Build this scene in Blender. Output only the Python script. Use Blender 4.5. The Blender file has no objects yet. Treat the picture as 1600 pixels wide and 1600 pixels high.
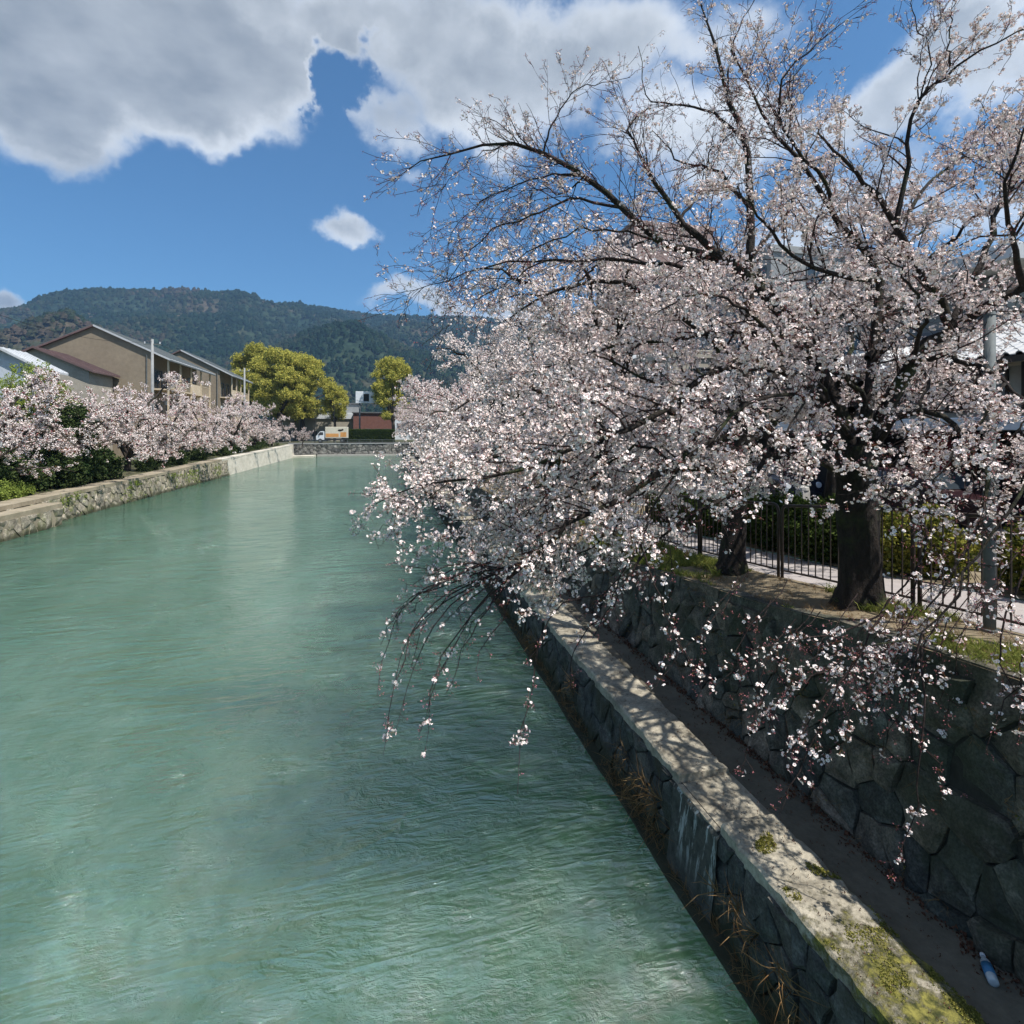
import bpy, math, random
import numpy as np
from mathutils import Vector, Matrix, noise as mnoise

random.seed(7)
SC = bpy.context.scene
COL = SC.collection

# ------------------------------------------------------------------ camera
FPX, HZ, CZ, YAW = 850.0, 675.0, 4.5, math.radians(13)
SY, CY = math.sin(YAW), math.cos(YAW)
cam = bpy.data.cameras.new("camera")
cam_o = bpy.data.objects.new("camera", cam); COL.objects.link(cam_o)
cam_o.location = (0, 0, CZ)
cam_o.rotation_euler = (math.radians(90), 0, -YAW)
cam.sensor_width = 36.0
cam.lens = 36.0 * FPX / 1600.0
cam.shift_y = -(800.0 - HZ) / 1600.0
cam.clip_end = 9000.0
cam.clip_start = 0.05
SC.camera = cam_o

# ------------------------------------------------------------------ light and sky
SUN_EL, SUN_AZ = math.radians(58), math.radians(132)     # azimuth clockwise from the canal's direction
SUN_D = Vector((math.cos(SUN_EL) * math.sin(SUN_AZ), math.cos(SUN_EL) * math.cos(SUN_AZ), math.sin(SUN_EL)))
sun = bpy.data.lights.new("sun", 'SUN'); sun.energy = 5.0; sun.angle = math.radians(0.5); sun.color = (1.0, 0.95, 0.88)
sun_o = bpy.data.objects.new("sun", sun); COL.objects.link(sun_o)
sun_o.rotation_euler = SUN_D.to_track_quat('Z', 'Y').to_euler()
sun_o.location = (30, 0, 60)

SC.view_settings.view_transform = 'Standard'
SC.view_settings.look = 'None'
SC.view_settings.exposure = 0.62
SC.view_settings.gamma = 1.0
SC.view_settings.use_curve_mapping = False
SC.cycles.max_bounces = 6
SC.cycles.diffuse_bounces = 3
SC.cycles.glossy_bounces = 3
SC.cycles.transmission_bounces = 3
SC.cycles.transparent_max_bounces = 6
SC.cycles.caustics_reflective = False
SC.cycles.caustics_refractive = False


class NT:
    """small helper that writes node trees"""
    def __init__(self, tree):
        self.t = tree; self.n = tree.nodes; self.l = tree.links
    def node(self, typ, **kw):
        nd = self.n.new(typ)
        for k, v in kw.items():
            setattr(nd, k, v)
        return nd
    def put(self, sock, v):
        if hasattr(v, 'is_output'):
            self.l.new(v, sock)
        elif isinstance(v, (tuple, list)):
            v = tuple(v)
            if sock.type == 'RGBA' and len(v) == 3: v = v + (1.0,)
            sock.default_value = v
        else:
            sock.default_value = v
    def m(self, op, a, b=0.0, c=0.0, clamp=False):
        nd = self.node('ShaderNodeMath', operation=op, use_clamp=clamp)
        self.put(nd.inputs[0], a)
        if len(nd.inputs) > 1: self.put(nd.inputs[1], b)
        if len(nd.inputs) > 2: self.put(nd.inputs[2], c)
        return nd.outputs[0]
    def vm(self, op, a, b=(0, 0, 0), s=None):
        nd = self.node('ShaderNodeVectorMath', operation=op)
        self.put(nd.inputs[0], a); self.put(nd.inputs[1], b)
        if s is not None: self.put(nd.inputs['Scale'], s)
        return nd.outputs[0]
    def noise(self, vec, scale, detail=4.0, rough=0.55, dist=0.0, col=False):
        nd = self.node('ShaderNodeTexNoise')
        if vec is not None: self.l.new(vec, nd.inputs['Vector'])
        nd.inputs['Scale'].default_value = scale; nd.inputs['Detail'].default_value = detail
        nd.inputs['Roughness'].default_value = rough; nd.inputs['Distortion'].default_value = dist
        return nd.outputs['Color' if col else 'Fac']
    def voro(self, vec, scale, feature='F1', out='Distance', rnd=1.0):
        nd = self.node('ShaderNodeTexVoronoi', feature=feature)
        self.l.new(vec, nd.inputs['Vector']); nd.inputs['Scale'].default_value = scale
        nd.inputs['Randomness'].default_value = rnd
        return nd.outputs[out]
    def ramp(self, fac, stops, interp='LINEAR'):
        nd = self.node('ShaderNodeValToRGB'); cr = nd.color_ramp; cr.interpolation = interp
        while len(cr.elements) < len(stops): cr.elements.new(0.5)
        for e, (p, c) in zip(cr.elements, stops):
            e.position = p
            e.color = (c, c, c, 1) if isinstance(c, (int, float)) else tuple(c) + (1,)
        self.put(nd.inputs[0], fac)
        return nd.outputs[0]
    def mix(self, fac, a, b, mode='MIX'):
        nd = self.node('ShaderNodeMix', data_type='RGBA', blend_type=mode)
        self.put(nd.inputs[0], fac); self.put(nd.inputs[6], a); self.put(nd.inputs[7], b)
        return nd.outputs[2]
    def sstep(self, x, a, b):
        nd = self.node('ShaderNodeMapRange', interpolation_type='SMOOTHSTEP')
        self.put(nd.inputs[0], x); nd.inputs[1].default_value = a; nd.inputs[2].default_value = b
        return nd.outputs[0]
    def sep(self, v):
        nd = self.node('ShaderNodeSeparateXYZ'); self.l.new(v, nd.inputs[0]); return nd.outputs
    def comb(self, x, y, z):
        nd = self.node('ShaderNodeCombineXYZ')
        for s, v in zip(nd.inputs, (x, y, z)): self.put(s, v)
        return nd.outputs[0]


def build_world():
    w = bpy.data.worlds.new("World"); SC.world = w; w.use_nodes = True
    t = NT(w.node_tree)
    for n in list(t.n): t.n.remove(n)
    out = t.node('ShaderNodeOutputWorld'); bg = t.node('ShaderNodeBackground')
    bg.inputs['Strength'].default_value = 0.07
    sky = t.node('ShaderNodeTexSky', sky_type='NISHITA')
    sky.sun_disc = False; sky.sun_elevation = SUN_EL; sky.sun_rotation = SUN_AZ
    sky.altitude = 60; sky.air_density = 1.0; sky.dust_density = 0.9; sky.ozone_density = 2.2
    blue = t.mix(1.0, sky.outputs[0], SKY_TINT, 'MULTIPLY')
    d = t.vm('NORMALIZE', t.node('ShaderNodeTexCoord').outputs['Generated'])
    x, y, z = t.sep(d)
    az = t.m('ARCTAN2', x, y)
    el = t.m('ARCSINE', z)
    # noise domain: cloud layer seen in perspective, softened at the horizon
    zz = t.m('ADD', t.m('MAXIMUM', z, 0.0), 0.22)
    p = t.comb(t.m('DIVIDE', x, zz), t.m('DIVIDE', y, zz), 0.0)
    warp = t.noise(d, 5.5, 6.0, 0.58, col=True)
    wx, wy, wz = t.sep(warp)
    az2 = t.m('ADD', az, t.m('MULTIPLY', t.m('SUBTRACT', wx, 0.5), 0.42))
    el2 = t.m('ADD', el, t.m('MULTIPLY', t.m('SUBTRACT', wy, 0.5), 0.26))
    sx_, sy_, sz_ = t.sep(t.noise(d, 11.0, 7.0, 0.62, col=True))
    azs = t.m('ADD', az, t.m('MULTIPLY', t.m('SUBTRACT', sx_, 0.5), 0.16))
    els = t.m('ADD', el, t.m('MULTIPLY', t.m('SUBTRACT', sy_, 0.5), 0.085))
    F = None
    for (px, py, rx, ry, wgt) in CLOUDS:
        u = (px - 800) / FPX; v = (HZ - py) / FPX
        a0 = YAW + math.atan(u); c = math.cos(math.atan(u)); e0 = math.atan(v * c)
        ra = rx / FPX * c * c; re = ry / FPX * c * math.cos(e0)
        small = rx < 100 and wgt > 0
        A_, E_ = (azs, els) if small else (az2, el2)
        qa = t.m('POWER', t.m('ABSOLUTE', t.m('DIVIDE', t.m('SUBTRACT', A_, a0), ra)), 2.0)
        qe = t.m('POWER', t.m('ABSOLUTE', t.m('DIVIDE', t.m('SUBTRACT', E_, e0), re)), 2.0)
        g = t.m('MULTIPLY', t.m('MAXIMUM', t.m('SUBTRACT', 1.0, t.m('ADD', qa, qe)), 0.0), wgt)
        F = g if F is None else (t.m('MAXIMUM', t.m('ADD', F, g), -1.0) if wgt < 0 else t.m('ADD', t.m('MAXIMUM', F, g), t.m('MULTIPLY', t.m('MINIMUM', F, g), 0.35)))
    # scattered cloud continues outside the part of the sky in view
    away = t.sstep(t.m('ABSOLUTE', t.m('SUBTRACT', az, YAW)), 0.85, 1.2)
    high = t.sstep(el, 0.72, 0.95)
    outm = t.m('MAXIMUM', away, high)
    gen = t.m('MULTIPLY', t.m('MULTIPLY', t.m('SUBTRACT', t.noise(p, 1.1, 3.0, 0.5), 0.44), 5.0), outm)
    F = t.m('MAXIMUM', F, gen)
    nz = t.noise(p, 2.3, 8.0, 0.54)
    nz2 = t.noise(d, 13.0, 6.0, 0.56)
    den = t.m('ADD', F, t.m('ADD', t.m('MULTIPLY', t.m('SUBTRACT', nz, 0.5), 0.95), t.m('MULTIPLY', t.m('SUBTRACT', nz2, 0.5), 0.55)))
    mask = t.m('MULTIPLY', t.sstep(den, -0.15, 0.95), t.sstep(F, 0.0, 0.85))
    # relief: difference of the thickness towards the sun
    psh = t.vm('ADD', p, (0.10, 0.03, 0.0))
    rel = t.m('SUBTRACT', nz, t.noise(psh, 2.3, 5.0, 0.54))
    thick = t.sstep(t.m('ADD', den, t.m('MULTIPLY', t.m('SUBTRACT', t.noise(p, 1.6, 4.0, 0.55), 0.35), 1.5)), 0.30, 1.65)
    br = t.m('ADD', t.m('SUBTRACT', 1.0, t.m('MULTIPLY', thick, 0.86)), t.m('MULTIPLY', rel, 1.25))
    br = t.m('MINIMUM', t.m('MAXIMUM', br, 0.0), 1.0)
    ccol = t.mix(br, (2.4, 2.75, 3.2), (10.0, 10.4, 10.8))
    colr = t.mix(t.m('MULTIPLY', mask, 0.97), blue, ccol)
    t.l.new(colr, bg.inputs['Color']); t.l.new(bg.outputs[0], out.inputs[0])


SKY_TINT = (0.50, 0.93, 1.20)
CLOUDS = [
    (60, 10, 470, 215, 1.5), (330, 50, 280, 160, 1.3), (-60, 150, 330, 95, 1.0), (230, 165, 170, 75, 0.9),
    (560, 20, 190, 80, 1.0), (440, 120, 90, 70, 0.8),
    (760, 90, 190, 130, 1.1), (610, 205, 110, 50, 0.75), (930, 70, 210, 110, 1.0), (780, 190, 150, 60, 0.8),
    (1070, 190, 150, 60, 0.8), (1100, 70, 130, 60, 0.6), (1430, 150, 250, 85, 1.1), (1580, 60, 110, 80, 0.9), (1330, 330, 190, 90, 0.9), (1120, 240, 170, 70, .9), (1560, 330, 130, 70, .7),
    (548, 362, 62, 27, 1.0), (20, 476, 95, 26, 1.1), (640, 480, 150, 30, 0.85), (790, 480, 150, 34, 0.9), (640, 270, 40, 16, .5), (1560, 520, 90, 50, 0.9),
    (545, 120, 72, 62, -1.2), (600, 110, 36, 40, -.6), (505, 175, 42, 62, -0.9),
]
build_world()

# ------------------------------------------------------------------ helpers
def W(px, py, d):
    """a point of the photograph at depth d (metres along the view axis) as a place in the scene"""
    r = (px - 800.0) / FPX * d
    return Vector((r * CY + d * SY, -r * SY + d * CY, CZ - (py - HZ) / FPX * d))


def Wx(px, py, X):
    u = (px - 800.0) / FPX
    d = X / (u * CY + SY)
    return W(px, py, d)


def Wy(px, py, Y):
    u = (px - 800.0) / FPX
    d = Y / (CY - u * SY)
    return W(px, py, d)


def new_mat(name):
    m = bpy.data.materials.new(name); m.use_nodes = True
    t = NT(m.node_tree)
    b = t.n['Principled BSDF']
    b.inputs['Specular IOR Level'].default_value = 0.3
    return m, t, b


def pmat(name, c1, c2=None, scale=3.0, rough=0.85, bump=0.0, bscale=None, metallic=0.0, c3=None, detail=6.0, stretch=(1, 1, 1), spec=0.3, mid=(0.35, 0.65), coord='Object'):
    m, t, b = new_mat(name)
    co = t.node('ShaderNodeTexCoord').outputs[coord]
    if stretch != (1, 1, 1): co = t.vm('MULTIPLY', co, stretch)
    c2 = c2 or tuple(v * 0.75 for v in c1)
    stops = [(mid[0], c1), (mid[1], c2)] + ([(min(mid[1] + 0.17, 1.0), c3)] if c3 else [])
    col = t.ramp(t.noise(co, scale, detail, 0.62), stops)
    col = t.mix(0.35, col, t.ramp(t.noise(co, scale * 7.3, 4.0, 0.6), [(0.3, 0.45), (0.7, 1.0)]), 'MULTIPLY')
    t.l.new(col, b.inputs['Base Color'])
    b.inputs['Roughness'].default_value = rough; b.inputs['Metallic'].default_value = metallic
    b.inputs['Specular IOR Level'].default_value = spec
    if bump:
        bn = t.node('ShaderNodeBump'); bn.inputs['Strength'].default_value = 0.7; bn.inputs['Distance'].default_value = bump
        t.l.new(t.noise(co, bscale or scale * 3, 7.0, 0.65), bn.inputs['Height'])
        t.l.new(bn.outputs[0], b.inputs['Normal'])
    return m


def props(o, label=None, cat=None, group=None, kind=None):
    if label: o['label'] = label
    if cat: o['category'] = cat
    if group: o['group'] = group
    if kind: o['kind'] = kind
    return o


def empty(name, loc, label, cat, group=None, rz=0.0):
    o = bpy.data.objects.new(name, None); COL.objects.link(o)
    o.location = loc; o.rotation_euler = (0, 0, rz); o.empty_display_size = 0.2
    return props(o, label, cat, group)


def link(name, me, parent=None, loc=None, kind=None):
    o = bpy.data.objects.new(name, me); COL.objects.link(o)
    if loc is not None: o.location = loc
    if parent is not None: o.parent = parent
    if kind: o['kind'] = kind
    return o


def me_quads(name, V, Q, mats, midx=None, smooth=False):
    """V (n,3), Q (m,3 or 4) arrays -> mesh, quickly"""
    V = np.asarray(V, dtype=np.float32); Q = np.asarray(Q, dtype=np.int32)
    me = bpy.data.meshes.new(name)
    n, k = Q.shape
    me.vertices.add(len(V)); me.vertices.foreach_set('co', V.ravel())
    me.loops.add(n * k); me.loops.foreach_set('vertex_index', Q.ravel())
    me.polygons.add(n)
    me.polygons.foreach_set('loop_start', np.arange(n, dtype=np.int32) * k)
    me.polygons.foreach_set('loop_total', np.full(n, k, dtype=np.int32))
    for m in (mats if isinstance(mats, (list, tuple)) else [mats]): me.materials.append(m)
    if midx is not None: me.polygons.foreach_set('material_index', np.asarray(midx, dtype=np.int32))
    me.polygons.foreach_set('use_smooth', np.full(n, smooth, dtype=bool))
    me.update(calc_edges=True); me.validate()
    return me


class MB:
    """collects plain shapes into one mesh"""
    def __init__(s): s.v = []; s.f = []; s.mi = []; s.cur = 0
    def poly(s, pts, mi=None):
        i = len(s.v); s.v += [tuple(p) for p in pts]; s.f.append(tuple(range(i, i + len(pts)))); s.mi.append(s.cur if mi is None else mi)
    def faces(s, vs, fs):
        i = len(s.v); s.v += [tuple(p) for p in vs]
        for f in fs: s.f.append(tuple(i + k for k in f)); s.mi.append(s.cur)
    def box(s, x0, x1, y0, y1, z0, z1, b=0.0):
        if b <= 0:
            vs = [(x, y, z) for z in (z0, z1) for y in (y0, y1) for x in (x0, x1)]
            s.faces(vs, [(0, 2, 3, 1), (4, 5, 7, 6), (0, 1, 5, 4), (2, 6, 7, 3), (0, 4, 6, 2), (1, 3, 7, 5)])
        else:
            # chamfered vertical and top edges
            def ring(i, z): return [(x0 + i, y0 + b, z), (x0 + b, y0 + i, z), (x1 - b, y0 + i, z), (x1 - i, y0 + b, z), (x1 - i, y1 - b, z), (x1 - b, y1 - i, z), (x0 + b, y1 - i, z), (x0 + i, y1 - b, z)]
            vs = ring(0, z0) + ring(0, z1 - b) + ring(b * 0.8, z1)
            fs = [tuple(range(7, -1, -1)), tuple(range(16, 24))]
            for r in (0, 8):
                for k in range(8): fs.append((r + k, r + (k + 1) % 8, r + 8 + (k + 1) % 8, r + 8 + k))
            s.faces(vs, fs)
        return s
    def tube(s, pts, rad, n=8, cap=True):
        pts = [Vector(p) for p in pts]
        if not isinstance(rad, (list, tuple)): rad = [rad] * len(pts)
        i0 = len(s.v); ref = None
        for k, p in enumerate(pts):
            tn = (pts[min(k + 1, len(pts) - 1)] - pts[max(k - 1, 0)]).normalized()
            if ref is None: ref = tn.orthogonal().normalized()
            a = (ref - tn * ref.dot(tn)).normalized(); ref = a; bb = tn.cross(a)
            for j in range(n):
                an = 2 * math.pi * j / n
                s.v.append(tuple(p + (a * math.cos(an) + bb * math.sin(an)) * rad[k]))
        for k in range(len(pts) - 1):
            for j in range(n):
                s.f.append((i0 + k * n + j, i0 + k * n + (j + 1) % n, i0 + (k + 1) * n + (j + 1) % n, i0 + (k + 1) * n + j)); s.mi.append(s.cur)
        if cap:
            s.f.append(tuple(i0 + j for j in range(n - 1, -1, -1))); s.mi.append(s.cur)
            s.f.append(tuple(i0 + (len(pts) - 1) * n + j for j in range(n))); s.mi.append(s.cur)
        return s
    def mesh(s, name, mats, smooth=False):
        me = bpy.data.meshes.new(name); me.from_pydata(s.v, [], s.f)
        for m in (mats if isinstance(mats, (list, tuple)) else [mats]): me.materials.append(m)
        me.polygons.foreach_set('material_index', s.mi)
        me.polygons.foreach_set('use_smooth', [smooth] * len(s.f))
        me.update(); return me
    def build(s, name, mats, parent=None, loc=None, kind=None, smooth=False):
        return link(name, s.mesh(name, mats, smooth), parent, loc, kind)


def copy_tree(o, parent=None):
    c = o.copy(); COL.objects.link(c)
    if parent is not None: c.parent = parent
    for ch in list(o.children): copy_tree(ch, c)
    return c


def profile(pts):
    xs = [p[0] for p in pts]; ys = [p[1] for p in pts]
    return lambda y: float(np.interp(y, xs, ys))


# ground heights of the right bank along the canal (the street climbs to the bridge)
Z_STREET = profile([(-6, 3.15), (0, 2.95), (3.6, 2.74), (5, 2.62), (7, 2.42), (9, 2.28), (12, 2.15), (18, 2.08), (40, 2.05), (110, 2.2)])
Z_WALL = profile([(-6, 3.1), (0, 2.92), (3.4, 2.72), (4.5, 2.62), (5.4, 2.48), (7.5, 2.28), (9.2, 2.10), (12, 1.86), (18, 1.8), (110, 1.9)])
Z_LEFT = profile([(10, 1.2), (30, 1.32), (45, 1.5), (60, 1.75), (80, 1.95), (106, 2.3)])

# ------------------------------------------------------------------ materials
def mat_blossom(name, c1, c2, rnd=True):
    m = bpy.data.materials.new(name); m.use_nodes = True; t = NT(m.node_tree)
    for n in list(t.n): t.n.remove(n)
    out = t.node('ShaderNodeOutputMaterial')
    oi = t.node('ShaderNodeObjectInfo').outputs['Random']
    isl = t.node('ShaderNodeNewGeometry').outputs['Random Per Island']
    f = t.m('FRACT', t.m('ADD', oi, t.m('MULTIPLY', isl, 0.7)))
    col = t.mix(f, c1, c2)
    df = t.node('ShaderNodeBsdfDiffuse'); tr = t.node('ShaderNodeBsdfTranslucent'); mx = t.node('ShaderNodeMixShader')
    t.l.new(col, df.inputs[0]); t.l.new(col, tr.inputs[0]); mx.inputs[0].default_value = 0.16
    t.l.new(df.outputs[0], mx.inputs[1]); t.l.new(tr.outputs[0], mx.inputs[2]); t.l.new(mx.outputs[0], out.inputs[0])
    return m


def mat_leaf(name, c1, c2, trans=0.25):
    m = mat_blossom(name, c1, c2)
    m.node_tree.nodes['Mix Shader'].inputs[0].default_value = trans
    return m


def mat_bark(name, c1, c2, moss=(0.05, 0.07, 0.02), mossamt=0.5):
    m, t, b = new_mat(name)
    co = t.node('ShaderNodeTexCoord').outputs['Object']
    st = t.vm('MULTIPLY', co, (1, 1, 0.35))
    n1 = t.noise(st, 22.0, 6.0, 0.65)
    col = t.ramp(n1, [(0.3, c1), (0.7, c2)])
    mk = t.m('MULTIPLY', t.sstep(t.noise(co, 2.3, 5.0, 0.6), 0.5, 0.66), mossamt)
    col = t.mix(mk, col, moss)
    t.l.new(col, b.inputs['Base Color']); b.inputs['Roughness'].default_value = 0.9
    bn = t.node('ShaderNodeBump'); bn.inputs['Strength'].default_value = 1.0; bn.inputs['Distance'].default_value = 0.05
    t.l.new(t.m('ADD', n1, t.m('MULTIPLY', t.noise(co, 7.0, 5.0, 0.65), 0.8)), bn.inputs['Height']); t.l.new(bn.outputs[0], b.inputs['Normal'])
    return m


def mat_stone(name, cols, moss=None, mossamt=0.0, damp=None, bump=0.012, scale=6.0):
    """cut stone: tone differs from stone to stone, grain and lichen over it"""
    m, t, b = new_mat(name)
    co = t.node('ShaderNodeNewGeometry').outputs['Position']
    oi = t.node('ShaderNodeObjectInfo').outputs['Random']
    isl = t.node('ShaderNodeNewGeometry').outputs['Random Per Island']
    f = t.m('FRACT', t.m('ADD', t.m('MULTIPLY', oi, 3.7), isl))
    n = len(cols)
    col = t.ramp(f, [(k / (n - 1), c) for k, c in enumerate(cols)])
    n1 = t.noise(co, scale, 7.0, 0.68)
    col = t.mix(0.85, col, t.ramp(n1, [(0.3, 0.25), (0.5, 0.85), (0.7, 1.9)]), 'MULTIPLY')
    sp = t.noise(co, scale * 9, 3.0, 0.6)
    col = t.mix(0.6, col, t.ramp(sp, [(0.35, 0.3), (0.65, 1.5)]), 'MULTIPLY')
    if moss:
        mk = t.m('MULTIPLY', t.sstep(t.noise(co, 1.6, 6.0, 0.65), 0.48, 0.62), mossamt)
        col = t.mix(mk, col, moss)
    if damp is not None:     # wet, algae-grown band just above the water line
        z = t.sep(co)[2]
        zz = t.m('ADD', z, t.m('MULTIPLY', t.m('SUBTRACT', t.noise(co, 3.0, 4.0, 0.6), 0.5), 0.3))
        k = t.m('SUBTRACT', 1.0, t.sstep(zz, 0.08, damp))
        col = t.mix(t.m('MULTIPLY', k, 0.85), col, (0.035, 0.038, 0.018))
    t.l.new(col, b.inputs['Base Color']); b.inputs['Roughness'].default_value = 0.88
    bn = t.node('ShaderNodeBump'); bn.inputs['Strength'].default_value = 0.9; bn.inputs['Distance'].default_value = bump
    t.l.new(t.noise(co, scale * 2.5, 8.0, 0.7), bn.inputs['Height']); t.l.new(bn.outputs[0], b.inputs['Normal'])
    return m


def mat_water():
    m, t, b = new_mat("canal_water")
    co = t.node('ShaderNodeNewGeometry').outputs['Position']
    big = t.noise(t.vm('MULTIPLY', co, (1, 0.45, 1)), 0.22, 5.0, 0.6, 0.8)
    mid = t.noise(t.vm('MULTIPLY', co, (1, 0.8, 1)), 1.1, 6.0, 0.65, 1.0)
    col = t.ramp(t.m('ADD', t.m('MULTIPLY', big, 0.6), t.m('MULTIPLY', mid, 0.4)), [(0.36, (0.032, 0.100, 0.046)), (0.5, (0.054, 0.132, 0.074)), (0.64, (0.088, 0.168, 0.108))])
    t.l.new(col, b.inputs['Base Color'])
    b.inputs['Roughness'].default_value = 0.035; b.inputs['IOR'].default_value = 3.0
    b.inputs['Specular IOR Level'].default_value = 0.5
    # cloudy water: sunlight spreads sideways below the surface
    b.subsurface_method = 'BURLEY'
    b.inputs['Subsurface Weight'].default_value = 0.82
    b.inputs['Subsurface Radius'].default_value = (0.9, 1.6, 1.4)
    b.inputs['Subsurface Scale'].default_value = 5.0
    def ridge(vec, sc, det, dist, pw):
        n = t.noise(vec, sc, det, 0.6, dist)
        r = t.m('SUBTRACT', 1.0, t.m('ABSOLUTE', t.m('MULTIPLY', t.m('SUBTRACT', n, 0.5), 4.0)))
        return t.m('POWER', t.m('MAXIMUM', r, 0.0), pw)
    rot = t.vm('ADD', co, (0, 0, 0))
    w0 = ridge(t.vm('MULTIPLY', rot, (0.28, 1.0, 1)), 1.3, 4.0, 0.4, 1.6)
    w1 = ridge(t.vm('MULTIPLY', rot, (0.55, 1.2, 1)), 3.2, 5.0, 0.5, 1.3)
    w2 = t.noise(t.vm('MULTIPLY', co, (0.7, 1.4, 1)), 11.0, 5.0, 0.65, 1.0)
    w3 = t.noise(t.vm('MULTIPLY', co, (0.5, 1.2, 1)), 0.55, 3.0, 0.5, 0.6)
    patch = t.m('ADD', 0.15, t.m('MULTIPLY', t.sstep(t.noise(co, 0.42, 4.0, 0.62, 0.5), 0.38, 0.66), 1.1))
    patch2 = t.m('ADD', 0.3, t.m('MULTIPLY', t.sstep(t.noise(t.vm('ADD', co, (31.0, 7.0, 0.0)), 0.30, 4.0, 0.62, 0.5), 0.40, 0.62), 0.9))
    h = t.m('ADD', t.m('MULTIPLY', t.m('MULTIPLY', w0, patch2), 0.095), t.m('MULTIPLY', t.m('MULTIPLY', w1, patch), 0.056))
    h = t.m('ADD', h, t.m('MULTIPLY', w2, 0.036))
    h = t.m('ADD', h, t.m('MULTIPLY', w3, 0.05))
    bn = t.node('ShaderNodeBump'); bn.inputs['Strength'].default_value = 1.0; bn.inputs['Distance'].default_value = 1.0
    t.l.new(h, bn.inputs['Height']); t.l.new(bn.outputs[0], b.inputs['Normal'])
    return m


M = {}
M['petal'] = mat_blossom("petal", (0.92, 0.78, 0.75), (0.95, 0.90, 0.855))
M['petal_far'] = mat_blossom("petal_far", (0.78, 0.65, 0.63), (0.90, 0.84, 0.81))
M['petal_heart'] = mat_blossom("petal_heart", (0.42, 0.10, 0.13), (0.55, 0.28, 0.20))
M['stalk'] = mat_blossom("stalk", (0.16, 0.05, 0.03), (0.14, 0.10, 0.03))
M['bud'] = mat_blossom("bud", (0.30, 0.08, 0.08), (0.62, 0.30, 0.34))
M['bark'] = mat_bark("cherry_bark", (0.010, 0.008, 0.007), (0.036, 0.027, 0.022))
M['twig'] = mat_bark("cherry_twig", (0.018, 0.011, 0.010), (0.055, 0.034, 0.030), mossamt=0.0)
M['bark_far'] = mat_bark("bark_far", (0.03, 0.024, 0.02), (0.07, 0.055, 0.045), mossamt=0.3)
M['wall'] = mat_stone("wall_stone", [(0.060, 0.066, 0.056), (0.135, 0.118, 0.092), (0.085, 0.090, 0.074), (0.20, 0.165, 0.125), (0.05, 0.052, 0.047), (0.12, 0.12, 0.10)], (0.03, 0.04, 0.018), 0.5, bump=0.03)
M['wall_low'] = mat_stone("embankment_stone", [(0.055, 0.06, 0.058), (0.10, 0.095, 0.085), (0.075, 0.08, 0.072), (0.05, 0.055, 0.052)], (0.035, 0.035, 0.015), 0.6, damp=0.42)
M['wall_left'] = mat_stone("left_wall_stone", [(0.26, 0.23, 0.18), (0.34, 0.30, 0.24), (0.20, 0.18, 0.14), (0.30, 0.28, 0.22)], (0.12, 0.13, 0.04), 0.5, damp=0.35, scale=3.0)
M['wall_far'] = mat_stone("far_wall_stone", [(0.15, 0.15, 0.14), (0.24, 0.23, 0.21), (0.10, 0.10, 0.10)], scale=2.0)
M['joint'] = pmat("joint_dirt", (0.025, 0.024, 0.020), (0.05, 0.048, 0.038), 9.0, 0.95, 0.01)
M['joint_l'] = pmat("joint_left", (0.08, 0.07, 0.05), (0.13, 0.12, 0.09), 5.0, 0.95, 0.01)
M['earth'] = pmat("verge_earth", (0.26, 0.21, 0.14), (0.16, 0.13, 0.08), 2.2, 0.95, 0.03, c3=(0.10, 0.13, 0.035))
M['bank'] = pmat("bank_earth", (0.10, 0.09, 0.05), (0.06, 0.075, 0.03), 0.9, 0.95, 0.04)
M['asphalt'] = pmat("asphalt", (0.06, 0.06, 0.062), (0.045, 0.045, 0.047), 2.0, 0.9, 0.004, 60)
M['pave'] = pmat("pavement", (0.42, 0.38, 0.36), (0.34, 0.31, 0.30), 1.6, 0.9, 0.004, 40)
M['kerb'] = pmat("kerb_concrete", (0.42, 0.41, 0.38), (0.33, 0.32, 0.30), 3.0, 0.9, 0.004)
M['old_conc'] = pmat("weathered_coping", (0.36, 0.31, 0.23), (0.24, 0.205, 0.145), 1.1, 0.93, 0.015, c3=(0.14, 0.14, 0.06))
M['white_conc'] = pmat("pale_concrete", (0.62, 0.58, 0.50), (0.46, 0.43, 0.36), 0.7, 0.9, 0.01, stretch=(1, 1, 2))
M['fence'] = pmat("fence_paint", (0.035, 0.026, 0.022), (0.055, 0.04, 0.03), 12.0, 0.45)
M['steel'] = pmat("galvanised", (0.15, 0.17, 0.175), (0.11, 0.125, 0.13), 4.0, 0.7, spec=.2)
M['glass'] = pmat("window_glass", (0.03, 0.04, 0.05), (0.05, 0.06, 0.07), 1.0, 0.08, spec=0.8)
M['dark'] = pmat("dark_interior", (0.015, 0.014, 0.013), (0.025, 0.022, 0.02), 2.0, 0.8)
M['wood'] = pmat("dark_timber", (0.06, 0.045, 0.035), (0.035, 0.028, 0.022), 5.0, 0.8, stretch=(1, 1, 0.3))
M['plaster'] = pmat("plaster", (0.40, 0.37, 0.31), (0.33, 0.30, 0.25), 0.8, 0.9)
M['tan'] = pmat("tan_render", (0.27, 0.225, 0.165), (0.23, 0.19, 0.14), 0.35, 0.9, 0.01)
M['cream'] = pmat("cream_render", (0.60, 0.50, 0.36), (0.52, 0.43, 0.30), 0.6, 0.9)
M['white'] = pmat("white_render", (0.66, 0.69, 0.72), (0.56, 0.60, 0.64), 0.5, 0.85)
M['bluewhite'] = pmat("blue_white_siding", (0.52, 0.57, 0.62), (0.44, 0.49, 0.55), 0.5, 0.8)
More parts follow.
